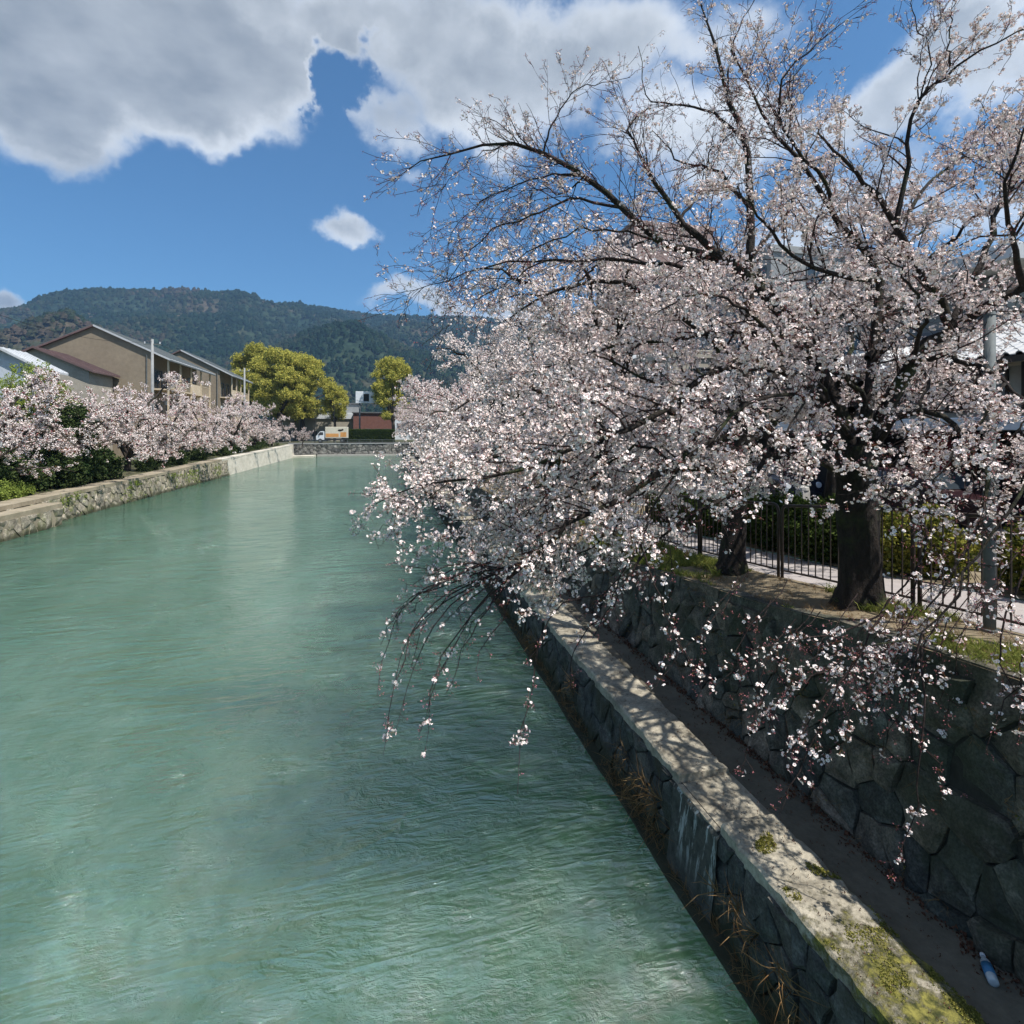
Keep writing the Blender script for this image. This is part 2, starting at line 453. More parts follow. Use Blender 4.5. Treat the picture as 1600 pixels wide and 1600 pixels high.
M['brownroof'] = pmat("brown_roof", (0.15, 0.10, 0.10), (0.11, 0.075, 0.075), 1.0, 0.7)
M['greyroof'] = pmat("grey_sheet_roof", (0.52, 0.54, 0.56), (0.44, 0.46, 0.48), 0.5, 0.5)
M['tile'] = pmat("roof_tile", (0.50, 0.50, 0.49), (0.38, 0.38, 0.38), 3.0, 0.35, spec=0.5)
M['darktile'] = pmat("dark_tile", (0.12, 0.125, 0.13), (0.09, 0.092, 0.098), 3.0, 0.6)
M['grey_conc'] = pmat("grey_concrete", (0.30, 0.31, 0.31), (0.23, 0.24, 0.245), 0.6, 0.85)
M['brick'] = pmat("brick_red", (0.20, 0.095, 0.075), (0.15, 0.07, 0.055), 2.0, 0.9)
M['pinkb'] = pmat("pink_brown_tile", (0.30, 0.21, 0.19), (0.25, 0.18, 0.165), 0.6, 0.8)
M['red'] = pmat("red_cloth", (0.20, 0.02, 0.02), (0.14, 0.015, 0.015), 3.0, 0.8)
M['maroon'] = pmat("maroon_paint", (0.022, 0.006, 0.008), (0.018, 0.006, 0.008), 1.0, 0.4, spec=0.25)
M['rubber'] = pmat("rubber", (0.02, 0.02, 0.02), (0.03, 0.03, 0.03), 4.0, 0.8)
M['truck_white'] = pmat("truck_white", (0.70, 0.74, 0.78), (0.64, 0.68, 0.72), 0.6, 0.4)
M['truck_cream'] = pmat("truck_cream", (0.62, 0.58, 0.48), (0.55, 0.51, 0.42), 0.8, 0.5)
M['orange'] = pmat("truck_orange", (0.62, 0.30, 0.10), (0.55, 0.27, 0.09), 0.8, 0.5)
M['hedge'] = mat_leaf("hedge_leaf", (0.020, 0.040, 0.012), (0.08, 0.11, 0.03))
M['moss'] = mat_leaf("moss_leaf", (0.07, 0.085, 0.018), (0.30, 0.27, 0.07), 0.1)
M['shrub'] = mat_leaf("shrub_leaf", (0.012, 0.028, 0.010), (0.09, 0.12, 0.045))
M['lightleaf'] = mat_leaf("young_leaf", (0.16, 0.22, 0.05), (0.30, 0.36, 0.08))
M['yellowleaf'] = mat_leaf("camphor_leaf", (0.12, 0.16, 0.035), (0.70, 0.62, 0.15))
M['drybush'] = mat_leaf("yellowing_leaf", (0.06, 0.09, 0.02), (0.32, 0.29, 0.06))
M['grass'] = mat_leaf("grass_blade", (0.11, 0.15, 0.035), (0.32, 0.33, 0.09), 0.35)
M['dry'] = mat_leaf("dry_stem", (0.16, 0.09, 0.04), (0.26, 0.18, 0.09), 0.2)
M['litter'] = mat_leaf("fallen_leaf", (0.05, 0.025, 0.018), (0.16, 0.08, 0.05), 0.0)
M['water'] = mat_water()
M['path'] = pmat('path_concrete', (0.115, 0.105, 0.080), (0.165, 0.150, 0.115), 2.6, 0.95, 0.02, 14, c3=(0.040, 0.042, 0.022))


def mat_ledge():
    """weathered pale concrete with moss that thickens near the bridge"""
    m, t, b = new_mat("ledge_concrete")
    co = t.node('ShaderNodeNewGeometry').outputs['Position']
    col = t.ramp(t.noise(co, 2.4, 7.0, 0.68), [(0.3, (0.13, 0.115, 0.085)), (0.48, (0.33, 0.30, 0.235)), (0.7, (0.48, 0.44, 0.35))])
    col = t.mix(0.55, col, t.ramp(t.noise(co, 26.0, 5.0, 0.7), [(0.3, 0.35), (0.6, 1.1)]), 'MULTIPLY')
    y = t.sep(co)[1]
    near = t.m('SUBTRACT', 1.0, t.sstep(y, 2.4, 4.3))
    far = t.sstep(y, 7.0, 12.0)
    amt = t.m('MAXIMUM', t.m('MULTIPLY', near, 0.30), t.m('MULTIPLY', far, 0.10))
    mk = t.sstep(t.m('ADD', t.noise(co, 5.5, 8.0, 0.75), amt), 0.62, 0.80)
    mcol = t.mix(t.sstep(t.noise(co, 16.0, 6.0, 0.7), 0.35, 0.68), (0.030, 0.036, 0.010), (0.24, 0.22, 0.055))
    col = t.mix(mk, col, mcol)
    t.l.new(col, b.inputs['Base Color']); b.inputs['Roughness'].default_value = 0.95
    bn = t.node('ShaderNodeBump'); bn.inputs['Strength'].default_value = 1.0; bn.inputs['Distance'].default_value = 0.02
    t.l.new(t.m('ADD', t.noise(co, 14.0, 8.0, 0.7), t.m('MULTIPLY', mk, 0.7)), bn.inputs['Height']); t.l.new(bn.outputs[0], b.inputs['Normal'])
    return m


M['ledge'] = mat_ledge()


def mat_lime():
    m, t, b = new_mat("lime_streaked_concrete")
    co = t.node('ShaderNodeNewGeometry').outputs['Position']
    st = t.noise(t.vm('MULTIPLY', co, (14.0, 14.0, 1.3)), 1.0, 6.0, 0.7)
    z = t.sep(co)[2]
    k = t.m('MULTIPLY', t.sstep(st, 0.53, 0.60), t.sstep(z, 0.12, 0.5))
    base = t.ramp(t.noise(co, 8.0, 7.0, 0.7), [(0.3, (0.03, 0.033, 0.028)), (0.7, (0.11, 0.11, 0.095))])
    t.l.new(t.mix(k, base, (0.36, 0.38, 0.37)), b.inputs['Base Color']); b.inputs['Roughness'].default_value = 0.9
    bn = t.node('ShaderNodeBump'); bn.inputs['Distance'].default_value = 0.02
    t.l.new(t.noise(co, 20.0, 7.0, 0.7), bn.inputs['Height']); t.l.new(bn.outputs[0], b.inputs['Normal'])
    return m


def mat_hill():
    m, t, b = new_mat("wooded_hillside")
    co = t.node('ShaderNodeNewGeometry').outputs['Position']
    n1 = t.noise(co, 0.004, 6.0, 0.65)
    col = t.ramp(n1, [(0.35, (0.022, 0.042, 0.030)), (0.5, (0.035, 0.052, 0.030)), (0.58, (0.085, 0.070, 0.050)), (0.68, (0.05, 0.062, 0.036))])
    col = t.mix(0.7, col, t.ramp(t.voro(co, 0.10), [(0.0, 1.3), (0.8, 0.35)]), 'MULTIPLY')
    t.l.new(col, b.inputs['Base Color']); b.inputs['Roughness'].default_value = 1.0
    b.inputs['Specular IOR Level'].default_value = 0.0
    bn = t.node('ShaderNodeBump'); bn.inputs['Strength'].default_value = 0.6; bn.inputs['Distance'].default_value = 5.0
    t.l.new(t.noise(co, 0.05, 8.0, 0.7), bn.inputs['Height']); t.l.new(bn.outputs[0], b.inputs['Normal'])
    return m


M['hill'] = mat_hill()


def mat_tree_far():
    m = bpy.data.materials.new("forest_crown"); m.use_nodes = True; t = NT(m.node_tree)
    b = t.n['Principled BSDF']; b.inputs['Roughness'].default_value = 1.0; b.inputs['Specular IOR Level'].default_value = 0.0
    oi = t.node('ShaderNodeObjectInfo'); pos = oi.outputs['Location']
    big = t.noise(pos, 0.0035, 5.0, 0.65)
    f = t.m('ADD', t.m('MULTIPLY', oi.outputs['Random'], 0.22), t.m('MULTIPLY', t.m('SUBTRACT', big, 0.3), 1.75))
    col = t.ramp(f, [(0.2, (0.008, 0.020, 0.014)), (0.45, (0.015, 0.030, 0.017)), (0.6, (0.030, 0.038, 0.022)), (0.74, (0.062, 0.050, 0.036)), (0.95, (0.085, 0.062, 0.052))])
    t.l.new(col, b.inputs['Base Color'])
    return m


M['forest'] = mat_tree_far()

# ------------------------------------------------------------------ scattering (uncountable stuff only)
def protos(name, meshes):
    c = bpy.data.collections.new(name)
    for k, me in enumerate(meshes):
        o = bpy.data.objects.new("%s_%02d" % (name, k), me); c.objects.link(o)
    g = bpy.data.node_groups.new(name, 'GeometryNodeTree')
    g.interface.new_socket('Geometry', in_out='INPUT', socket_type='NodeSocketGeometry')
    g.interface.new_socket('Geometry', in_out='OUTPUT', socket_type='NodeSocketGeometry')
    N, L = g.nodes, g.links
    gi = N.new('NodeGroupInput'); go = N.new('NodeGroupOutput'); ip = N.new('GeometryNodeInstanceOnPoints')
    ci = N.new('GeometryNodeCollectionInfo'); ci.inputs['Collection'].default_value = c
    ci.inputs['Separate Children'].default_value = True; ci.inputs['Reset Children'].default_value = True
    def attr(nm, ty):
        a = N.new('GeometryNodeInputNamedAttribute'); a.data_type = ty; a.inputs['Name'].default_value = nm
        return a.outputs['Attribute']
    L.new(gi.outputs[0], ip.inputs['Points']); L.new(ci.outputs[0], ip.inputs['Instance'])
    ip.inputs['Pick Instance'].default_value = True
    L.new(attr('which', 'INT'), ip.inputs['Instance Index'])
    er = N.new('FunctionNodeEulerToRotation'); L.new(attr('turn', 'FLOAT_VECTOR'), er.inputs[0]); L.new(er.outputs[0], ip.inputs['Rotation'])
    L.new(attr('size', 'FLOAT_VECTOR'), ip.inputs['Scale'])
    L.new(ip.outputs[0], go.inputs[0])
    return g, len(meshes)


def scatter_mesh(name, P, size, rng, nproto, turn=None, which=None):
    P = np.asarray(P, dtype=np.float32); n = len(P)
    me = bpy.data.meshes.new(name); me.vertices.add(n); me.vertices.foreach_set('co', P.ravel())
    if turn is None: turn = rng.uniform(0, 2 * math.pi, (n, 3))
    if which is None: which = rng.integers(0, nproto, n)
    size = np.asarray(size, dtype=np.float32)
    if size.ndim == 1: size = np.repeat(size[:, None], 3, 1)
    a = me.attributes.new('turn', 'FLOAT_VECTOR', 'POINT'); a.data.foreach_set('vector', np.asarray(turn, dtype=np.float32).ravel())
    a = me.attributes.new('size', 'FLOAT_VECTOR', 'POINT'); a.data.foreach_set('vector', size.ravel())
    a = me.attributes.new('which', 'INT', 'POINT'); a.data.foreach_set('value', np.asarray(which, dtype=np.int32))
    me.update(); return me


def scatter(name, P, size, G, rng, parent=None, turn=None, which=None, kind='stuff', loc=None):
    me = scatter_mesh(name, P, size, rng, G[1], turn, which)
    o = link(name, me, parent, loc, kind)
    md = o.modifiers.new('scatter', 'NODES'); md.node_group = G[0]
    return o


R0 = np.random.default_rng(11)


def nrm(v): return v / np.maximum(np.linalg.norm(v, axis=-1, keepdims=True), 1e-9)


def flower_cluster(rng, nfl, nbud, fr=0.0180, spread=0.040, center=True):
    V, Q, MI = [], [], []
    def quad(a, b, c, d, mi):
        i = len(V); V.extend([a, b, c, d]); Q.append((i, i + 1, i + 2, i + 3)); MI.append(mi)
    for k in range(nfl):
        dr = nrm(rng.normal(size=3) + np.array([0, 0, 0.1])); c = dr * spread * rng.uniform(0.7, 1.25)
        ax = nrm(dr + rng.normal(size=3) * 0.3)
        a = nrm(np.cross(ax, rng.normal(size=3))); b = np.cross(ax, a); ph = rng.uniform(0, 6.3); cup = rng.uniform(0.15, 0.6)
        for j in range(5):
            an = ph + j * 2 * math.pi / 5
            e = math.cos(an) * a + math.sin(an) * b; s = -math.sin(an) * a + math.cos(an) * b
            tip = c + (e + ax * cup) * fr
            m1 = c + (e * 0.62 + ax * cup * 0.45) * fr + s * fr * 0.50; m2 = c + (e * 0.62 + ax * cup * 0.45) * fr - s * fr * 0.50
            quad(c, m1, tip, m2, 0)
        if center:
            for j in range(3):
                an = ph + j * 2.1; e = math.cos(an) * a + math.sin(an) * b; s = np.cross(ax, e)
                quad(c + ax * 0.001, c + (e * 0.34 + s * 0.16) * fr + ax * 0.004, c + e * 0.26 * fr + ax * 0.009, c + (e * 0.34 - s * 0.16) * fr + ax * 0.004, 1)
                quad(c - ax * 0.001, c - ax * .006 + (e + s) * .0016, c - ax * 0.012, c - ax * .006 + (e - s) * .0016, 2)
        s = nrm(np.cross(dr, rng.normal(size=3))) * 0.0014
        quad(-s, s, c + s - ax * 0.003, c - s - ax * 0.003, 2)
    for k in range(nbud):
        dr = nrm(rng.normal(size=3)); c = dr * spread * rng.uniform(0.5, 0.9)
        s1 = nrm(np.cross(dr, rng.normal(size=3))); s2 = np.cross(dr, s1)
        for s in (s1, s2): quad(c, c + dr * 0.006 + s * 0.004, c + dr * 0.014, c + dr * 0.006 - s * 0.004, 3)
        quad(-s1 * 0.001, s1 * 0.001, c + s1 * 0.001, c - s1 * 0.001, 2)
    return me_quads("blossom", np.array(V), np.array(Q), [M['petal'], M['petal_heart'], M['stalk'], M['bud']], MI)


def puff(rng, n, size, spread, mats, pm):
    V, Q, MI = [], [], []
    for k in range(n):
        c = nrm(rng.normal(size=3)) * spread * rng.uniform(0.3, 1.0)
        a = nrm(rng.normal(size=3)); b = nrm(np.cross(a, rng.normal(size=3))); s = size * rng.uniform(0.6, 1.2); cc = np.cross(a, b) * s * 0.3
        i = len(V); V += [c - a * s * 0.5, c + b * s * 0.45 + cc, c + a * s * 0.5, c - b * s * 0.45 + cc]; Q.append((i, i + 1, i + 2, i + 3))
        MI.append(int(rng.choice(len(mats), p=pm)))
    return me_quads("puff", np.array(V), np.array(Q), mats, MI)


G_NEAR = protos("blossom_near", [flower_cluster(R0, 6, 1, fr=.019, spread=.036) for _ in range(2)] + [flower_cluster(R0, 7, 1, fr=.019, spread=.040) for _ in range(2)] + [flower_cluster(R0, 3, 3) for _ in range(2)] + [flower_cluster(R0, 0, 4, spread=0.022) for _ in range(2)])
G_MID = protos("blossom_mid", [flower_cluster(R0, 5, 3, fr=0.026, spread=0.058, center=False) for _ in range(3)])
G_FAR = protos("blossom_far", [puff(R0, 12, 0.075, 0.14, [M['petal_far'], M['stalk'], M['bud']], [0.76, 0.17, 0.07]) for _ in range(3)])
def leafset(name, mat, n=12, s=0.06, sp=0.10): return protos(name, [puff(R0, n, s, sp, [M[mat]], [1.0]) for _ in range(2)])
G_HEDGE = leafset("hedge_leaves", 'hedge'); G_SHRUB = leafset("shrub_leaves", 'shrub', 12, 0.11, 0.18)
G_LIGHT = leafset("young_leaves", 'lightleaf', 12, 0.09, 0.16); G_YEL = leafset("camphor_leaves", 'yellowleaf', 14, 0.26, 0.5)
G_DRYB = leafset("yellowing_leaves", 'drybush', 12, 0.05, 0.09)


def blades(rng, n, h, mat, lean=0.5, w=0.004):
    V, Q = [], []
    for k in range(n):
        c = np.array([rng.normal() * 0.025, rng.normal() * 0.025, 0]); d = np.array([rng.normal() * lean, rng.normal() * lean, 1.0]); d = nrm(d)
        s = nrm(np.cross(d, rng.normal(size=3))) * w; hh = h * rng.uniform(0.5, 1.2); bend = np.array([d[0], d[1], -0.3]) * hh * 0.35
        i = len(V); V += [c - s, c + s, c + d * hh * 0.55 + s * 0.8, c + d * hh * 0.55 - s * 0.8, c + d * hh + bend]
        Q += [(i, i + 1, i + 2, i + 3), (i + 3, i + 2, i + 4, i + 4)]
    V = np.array(V)
    me = bpy.data.meshes.new("tuft"); me.from_pydata([tuple(v) for v in V], [], [tuple(dict.fromkeys(q)) for q in Q]); me.materials.append(M[mat]); me.update()
    return me


G_GRASS = protos("grass_tufts", [blades(R0, 14, 0.12, 'grass') for _ in range(3)])
G_DRYG = protos("dry_tufts", [blades(R0, 9, 0.35, 'dry', 0.7) for _ in range(3)])
G_LITTER = protos("fallen_leaves", [puff(R0, 4, 0.035, 0.05, [M['litter']], [1.0]) for _ in range(2)])
G_MOSS = protos("moss_tufts", [puff(R0, 9, 0.011, 0.013, [M['moss']], [1.0]) for _ in range(2)])


def lump(rng):
    """one far tree crown of the forest: a lumpy faceted dome"""
    V = []; Q = []
    nu, nv = 7, 4
    for j in range(nv):
        ph = math.pi * 0.5 * j / (nv - 1) * 1.15 - 0.25
        for i in range(nu):
            a = 2 * math.pi * i / nu + j * 0.4; r = 1 + rng.uniform(-0.28, 0.28)
            V.append((math.cos(a) * math.cos(ph) * r, math.sin(a) * math.cos(ph) * r, math.sin(ph) * 1.2 * r))
    for j in range(nv - 1):
        for i in range(nu): Q.append((j * nu + i, j * nu + (i + 1) % nu, (j + 1) * nu + (i + 1) % nu, (j + 1) * nu + i))
    return me_quads("lump", np.array(V), np.array(Q), M['forest'])


G_FOREST = protos("forest_crowns", [lump(R0) for _ in range(4)])

# ------------------------------------------------------------------ branch growth
def resample(pts, k, rng=None, wob=0.0):
    P = np.array([list(p) for p in pts], dtype=float)
    n = len(P); ext = np.vstack([2 * P[0] - P[1], P, 2 * P[-1] - P[-2]])
    out = []
    for s in np.linspace(0, n - 1, k):
        i = min(int(s), n - 2); u = s - i; a, b, c, d = ext[i], ext[i + 1], ext[i + 2], ext[i + 3]
        out.append(0.5 * ((2 * b) + (-a + c) * u + (2 * a - 5 * b + 4 * c - d) * u * u + (-a + 3 * b - 3 * c + d) * u ** 3))
    out = np.array(out)
    if wob and rng is not None:
        w = rng.normal(size=out.shape) * wob; w[0] = 0; out += w
    return out


def at(P, R, i, t):
    k = P.shape[1] - 1
    s = t * k; j = np.minimum(s.astype(int), k - 1); u = (s - j)[:, None]
    a = P[i, j]; b = P[i, j + 1]
    return a * (1 - u) + b * u, nrm(b - a), R[i, j] * (1 - u[:, 0]) + R[i, j + 1] * u[:, 0]


def plen(P): return np.linalg.norm(np.diff(P, axis=1), axis=2).sum(1)


def spawn(rng, P, R, A, per_m, t0, L, ang, up, grav, wig, k, rmax, shrink=0.55):
    """side shoots along every parent polyline. A: per-parent (n,3) = blossom density, extra upward pull, length factor"""
    cnt = np.maximum(1, np.round(plen(P) * per_m * (1 - t0) * rng.uniform(0.8, 1.2, len(P)))).astype(int)
    i = np.repeat(np.arange(len(P)), cnt); n = len(i)
    t = t0 + (1 - t0) * rng.uniform(0, 1, n) ** 0.9
    pos, T, rp = at(P, R, i, t)
    v = rng.normal(size=(n, 3)); perp = nrm(v - (v * T).sum(1, keepdims=True) * T)
    a = rng.uniform(ang[0], ang[1], n)[:, None]
    d = np.cos(a) * T + np.sin(a) * perp
    d[:, 2] += up + A[i, 1] * 0.6
    d = nrm(d)
    ln = L * (1 - shrink * t) * rng.uniform(0.45, 1.35, n) * A[i, 2]
    Q = np.zeros((n, k, 3)); Q[:, 0] = pos
    for j in range(1, k):
        d = d + rng.normal(size=(n, 3)) * wig
        d[:, 2] += grav * j / k + A[i, 1] * 0.12
        d = nrm(d); Q[:, j] = Q[:, j - 1] + d * (ln / (k - 1))[:, None]
    r0 = np.minimum(rp * 0.65, rmax) * np.clip(ln / L, 0.5, 1.2)
    RR = r0[:, None] * np.linspace(1, 0.25, k)[None]
    return Q, RR, A[i].copy(), t


def tubes(groups):
    """groups of (P (n,k,3), R (n,k), sides) -> V, Q"""
    Vs, Qs, off = [], [], 0
    for P, R, s in groups:
        n, k, _ = P.shape
        if n == 0: continue
        T = np.zeros_like(P); T[:, 1:-1] = P[:, 2:] - P[:, :-2]; T[:, 0] = P[:, 1] - P[:, 0]; T[:, -1] = P[:, -1] - P[:, -2]; T = nrm(T)
        mt = nrm(P[:, -1] - P[:, 0]); ref = nrm(np.cross(mt, np.where(np.abs(mt[:, 2:3]) < 0.8, np.array([[0, 0, 1.0]]), np.array([[1.0, 0, 0]]))))
        a = nrm(ref[:, None, :] - (T * ref[:, None, :]).sum(2, keepdims=True) * T); b = np.cross(T, a)
        an = np.arange(s) * 2 * math.pi / s
        ring = P[:, :, None, :] + (a[:, :, None, :] * np.cos(an)[None, None, :, None] + b[:, :, None, :] * np.sin(an)[None, None, :, None]) * R[:, :, None, None]
        Vs.append(ring.reshape(-1, 3))
        ii = np.arange(n)[:, None, None] * k * s; jj = np.arange(k - 1)[None, :, None] * s; ss = np.arange(s)[None, None, :]; s2 = (ss + 1) % s
        q = np.stack([ii + jj + ss, ii + jj + s2, ii + jj + s + s2, ii + jj + s + ss], -1).reshape(-1, 4) + off
        Qs.append(q); off += n * k * s
    return np.vstack(Vs), np.vstack(Qs)


def clusters_on(rng, groups, per_m, t0=0.15, jit=0.02):
    """points for blossom clusters along twig polylines; density from the attribute"""
    out, dn, wh = [], [], []
    for P, R, A in groups:
        want = plen(P) * per_m * A[:, 0]
        cnt = np.floor(want + rng.uniform(0, 1, len(P))).astype(int)
        i = np.repeat(np.arange(len(P)), cnt)
        if len(i) == 0: continue
        # clusters sit in knots along the twig
        t = t0 + (1 - t0) * np.clip(rng.uniform(0, 1, len(i)), 0, 0.999)
        pos, T, rp = at(P, R, i, t)
        out.append(pos + rng.normal(size=(len(i), 3)) * jit); dn.append(A[i, 0])
    return np.vstack(out), np.concatenate(dn)


def cherry(rng, height=7.0, spread=4.6, limbs=7, lean=(-0.5, 0), trunk_r=0.2, k2=2.6, k3=4.0, trunk_h=1.6, low=0.35):
    """a spreading cherry tree in local coordinates; returns trunk tubes, branches and twigs"""
    fork = np.array([lean[0] * trunk_h * 0.5, lean[1] * trunk_h * 0.5, trunk_h])
    trunk = resample([(0, 0, -0.15), (lean[0] * 0.1, lean[1] * 0.1, trunk_h * 0.5), tuple(fork)], 8, rng, 0.02)
    TR = np.interp(np.linspace(0, 1, 8), [0, 0.12, 1], [1.35, 1.0, 0.8]) * trunk_r
    P1, R1, A1 = [], [], []
    for i in range(limbs):
        az = 2 * math.pi * (i + rng.uniform(-0.3, 0.3)) / limbs
        hx, hy = math.cos(az), math.sin(az)
        ln = spread * rng.uniform(0.8, 1.15) * (1 + 0.28 * (hx * np.sign(lean[0] or 1)) * abs(lean[0]))
        tp = rng.uniform(low, 1.0); top = height * tp * 0.92
        st = fork - np.array([0, 0, rng.uniform(0, 0.5)])
        p = [tuple(st)]
        for u in (0.2, 0.45, 0.7, 1.0):
            arch = math.sin(min(u * 1.9, 1.57)) if tp > 0.6 else math.sin(u * 2.6)
            p.append((st[0] + hx * ln * u ** (1.0 if tp < 0.7 else 1.35), st[1] + hy * ln * u ** (1.0 if tp < 0.7 else 1.35), st[2] + (top - st[2]) * arch * (1 if tp > 0.6 else 0.9)))
        P1.append(resample(p, 12, rng, 0.05)); r0 = trunk_r * rng.uniform(0.42, 0.6)
        R1.append(np.linspace(r0, r0 * 0.12, 12)); A1.append((1.0, 0.1 if tp > 0.6 else -0.05, 1.0))
    P1, R1, A1 = np.array(P1), np.array(R1), np.array(A1)
    P2, R2, A2, _ = spawn(rng, P1, R1, A1, k2, 0.18, spread * 0.42, (0.5, 1.2), 0.12, -0.06, 0.14, 8, 0.03)
    P3, R3, A3, _ = spawn(rng, P2, R2, A2, k3, 0.1, 0.75, (0.4, 1.1), 0.03, -0.12, 0.16, 5, 0.008)
    return (trunk, TR), (P1, R1, A1), (P2, R2, A2), (P3, R3, A3)


def put_tree(name, label, loc, rng, data, G, per_m, size, group, rz=0.0, bark='bark_far', cat="cherry tree", jit=0.03):
    (tp, TR), (P1, R1, A1), (P2, R2, A2), (P3, R3, A3) = data
    root = empty(name, loc, label, cat, group, rz)
    V, Q = tubes([(tp[None], TR[None], 9)]); link('trunk', me_quads('trunk', V, Q, M[bark], smooth=True), root)
    for k in range(len(P1)):
        V, Q = tubes([(P1[k:k + 1], R1[k:k + 1], 7)]); link('limb', me_quads('limb', V, Q, M[bark], smooth=True), root)
    V, Q = tubes([(P2, R2, 4), (P3, np.maximum(R3, 0.0028), 3)]); link('twigs', me_quads('twigs', V, Q, M[bark]), root, kind='stuff')
    pts, dn = clusters_on(rng, [(P2, R2, A2 * np.array([0.5, 1, 1])), (P3, R3, A3)], per_m, jit=jit)
    scatter('blossoms', pts, rng.uniform(size[0], size[1], len(pts)), G, rng, root)
    return root

# ------------------------------------------------------------------ ground, water
def strip(name, rows, mat, kind='structure', parent=None, smooth=True):
    """rows: list of rows of points -> sheet"""
    V = [tuple(p) for r in rows for p in r]; n = len(rows[0]); Q = []
    for i in range(len(rows) - 1):
        for j in range(n - 1): Q.append((i * n + j, i * n + j + 1, (i + 1) * n + j + 1, (i + 1) * n + j))
    return link(name, me_quads(name, np.array(V), np.array(Q), mat, smooth=smooth), parent, None, kind)


YS = [-6, -3, 0, 1.5, 3, 3.6, 4.3, 5, 6, 7, 8, 9, 10.5, 12, 15, 18, 24, 32, 45, 60, 80, 104]
XR0, XR1 = 3.0, 4.38                                        # kerb edge of the ledge; head of the big wall
YF = 106.0                                                   # end wall of the canal

strip('water', [[(x, y, 0) for x in (-17.5, -8, 0, 3.3)] for y in (-40, 0, 20, 60, YF + 0.2)], M['water'])
strip('canal_bed', [[(x, y, -1.2) for x in (-19, 5)] for y in (-40, YF + 3)], M['bank'])
# right bank: verge, pavement, planting strip, road, far pavement
def yrow(y, xs, dz=0.0):
    zs, zw = Z_STREET(y), Z_WALL(y)
    out = []
    for x in xs:
        if x <= XR1 + 0.01: z = zw
        elif x < 5.42: u = (x - XR1) / (5.42 - XR1); z = zw + (zs - zw) * u + 0.03 * math.sin(y * 3 + x * 7) * (u * (1 - u)) * 4
        else: z = zs
        out.append((x, y, z + dz))
    return out
YV = list(np.arange(-3, 30, 0.5)) + [32, 36, 40, 50, 60, 80, 104]
strip('verge', [yrow(y, [XR1 - 0.03, 4.5, 4.75, 5.0, 5.25, 5.42]) for y in YV], M['earth'])
strip('pavement', [yrow(y, [5.42, 6.75]) for y in YS], M['pave'])
strip('planting_strip', [yrow(y, [6.75, 8.05], 0.02) for y in YS], M['earth'])
strip('road', [yrow(y, [8.2, 12.6], -0.10) for y in YS], M['asphalt'])
strip('far_pavement', [yrow(y, [12.75, 17.5], 0.03) for y in YS], M['pave'])
for nm, x0, x1 in (('kerb_near', 8.05, 8.2), ('kerb_far', 12.6, 12.75)):
    mb = MB()
    for a, b in zip(YS[:-1], YS[1:]):
        za, zb = Z_STREET(a) + 0.04, Z_STREET(b) + 0.04
        mb.faces([(x0, a, za - 0.3), (x1, a, za - 0.3), (x1, b, zb - 0.3), (x0, b, zb - 0.3), (x0, a, za), (x1, a, za), (x1, b, zb), (x0, b, zb)], [(4, 5, 6, 7), (0, 4, 7, 3), (1, 2, 6, 5)])
    mb.build(nm.replace('_near', '').replace('_far', ''), M['kerb'], kind='structure')
mb = MB(); mb.poly([(10.35, 4, Z_STREET(4) - 0.094), (10.47, 4, Z_STREET(4) - 0.094), (10.47, 40, Z_STREET(40) - 0.094), (10.35, 40, Z_STREET(40) - 0.094)])
strip('ground', [[(17.5, y, Z_STREET(y)), (60, y, Z_STREET(y)), (900, y, 2.1)] for y in YS], M['bank'])
strip('ground', [[(x, y, 2.2 if y < YF + 2 else 2.42) for x in (-2500, -300, -20, 5, 60, 900, 2500)] for y in (YF + 0.5, YF + 30, 300, 900, 4000)], M['bank'])
YL = [-20, 0, 10, 20, 30, 38, 46, 55, 65, 80, 95, YF + 0.5]
strip('ground', [[(-900, y, Z_LEFT(y)), (-60, y, Z_LEFT(y) + 0.2), (-20, y, Z_LEFT(y) + 0.15), (-17.3, y, Z_LEFT(y) - 0.02)] for y in YL], M['bank'])

# ------------------------------------------------------------------ stone walls
def clip(poly, mx, my, nx, ny):
    out = []
    for i in range(len(poly)):
        a = poly[i]; b = poly[(i + 1) % len(poly)]
        da = (a[0] - mx) * nx + (a[1] - my) * ny; db = (b[0] - mx) * nx + (b[1] - my) * ny
        if da <= 0: out.append(a)
        if (da < 0 < db) or (db < 0 < da):
            u = da / (da - db); out.append((a[0] + (b[0] - a[0]) * u, a[1] + (b[1] - a[1]) * u))
    return out


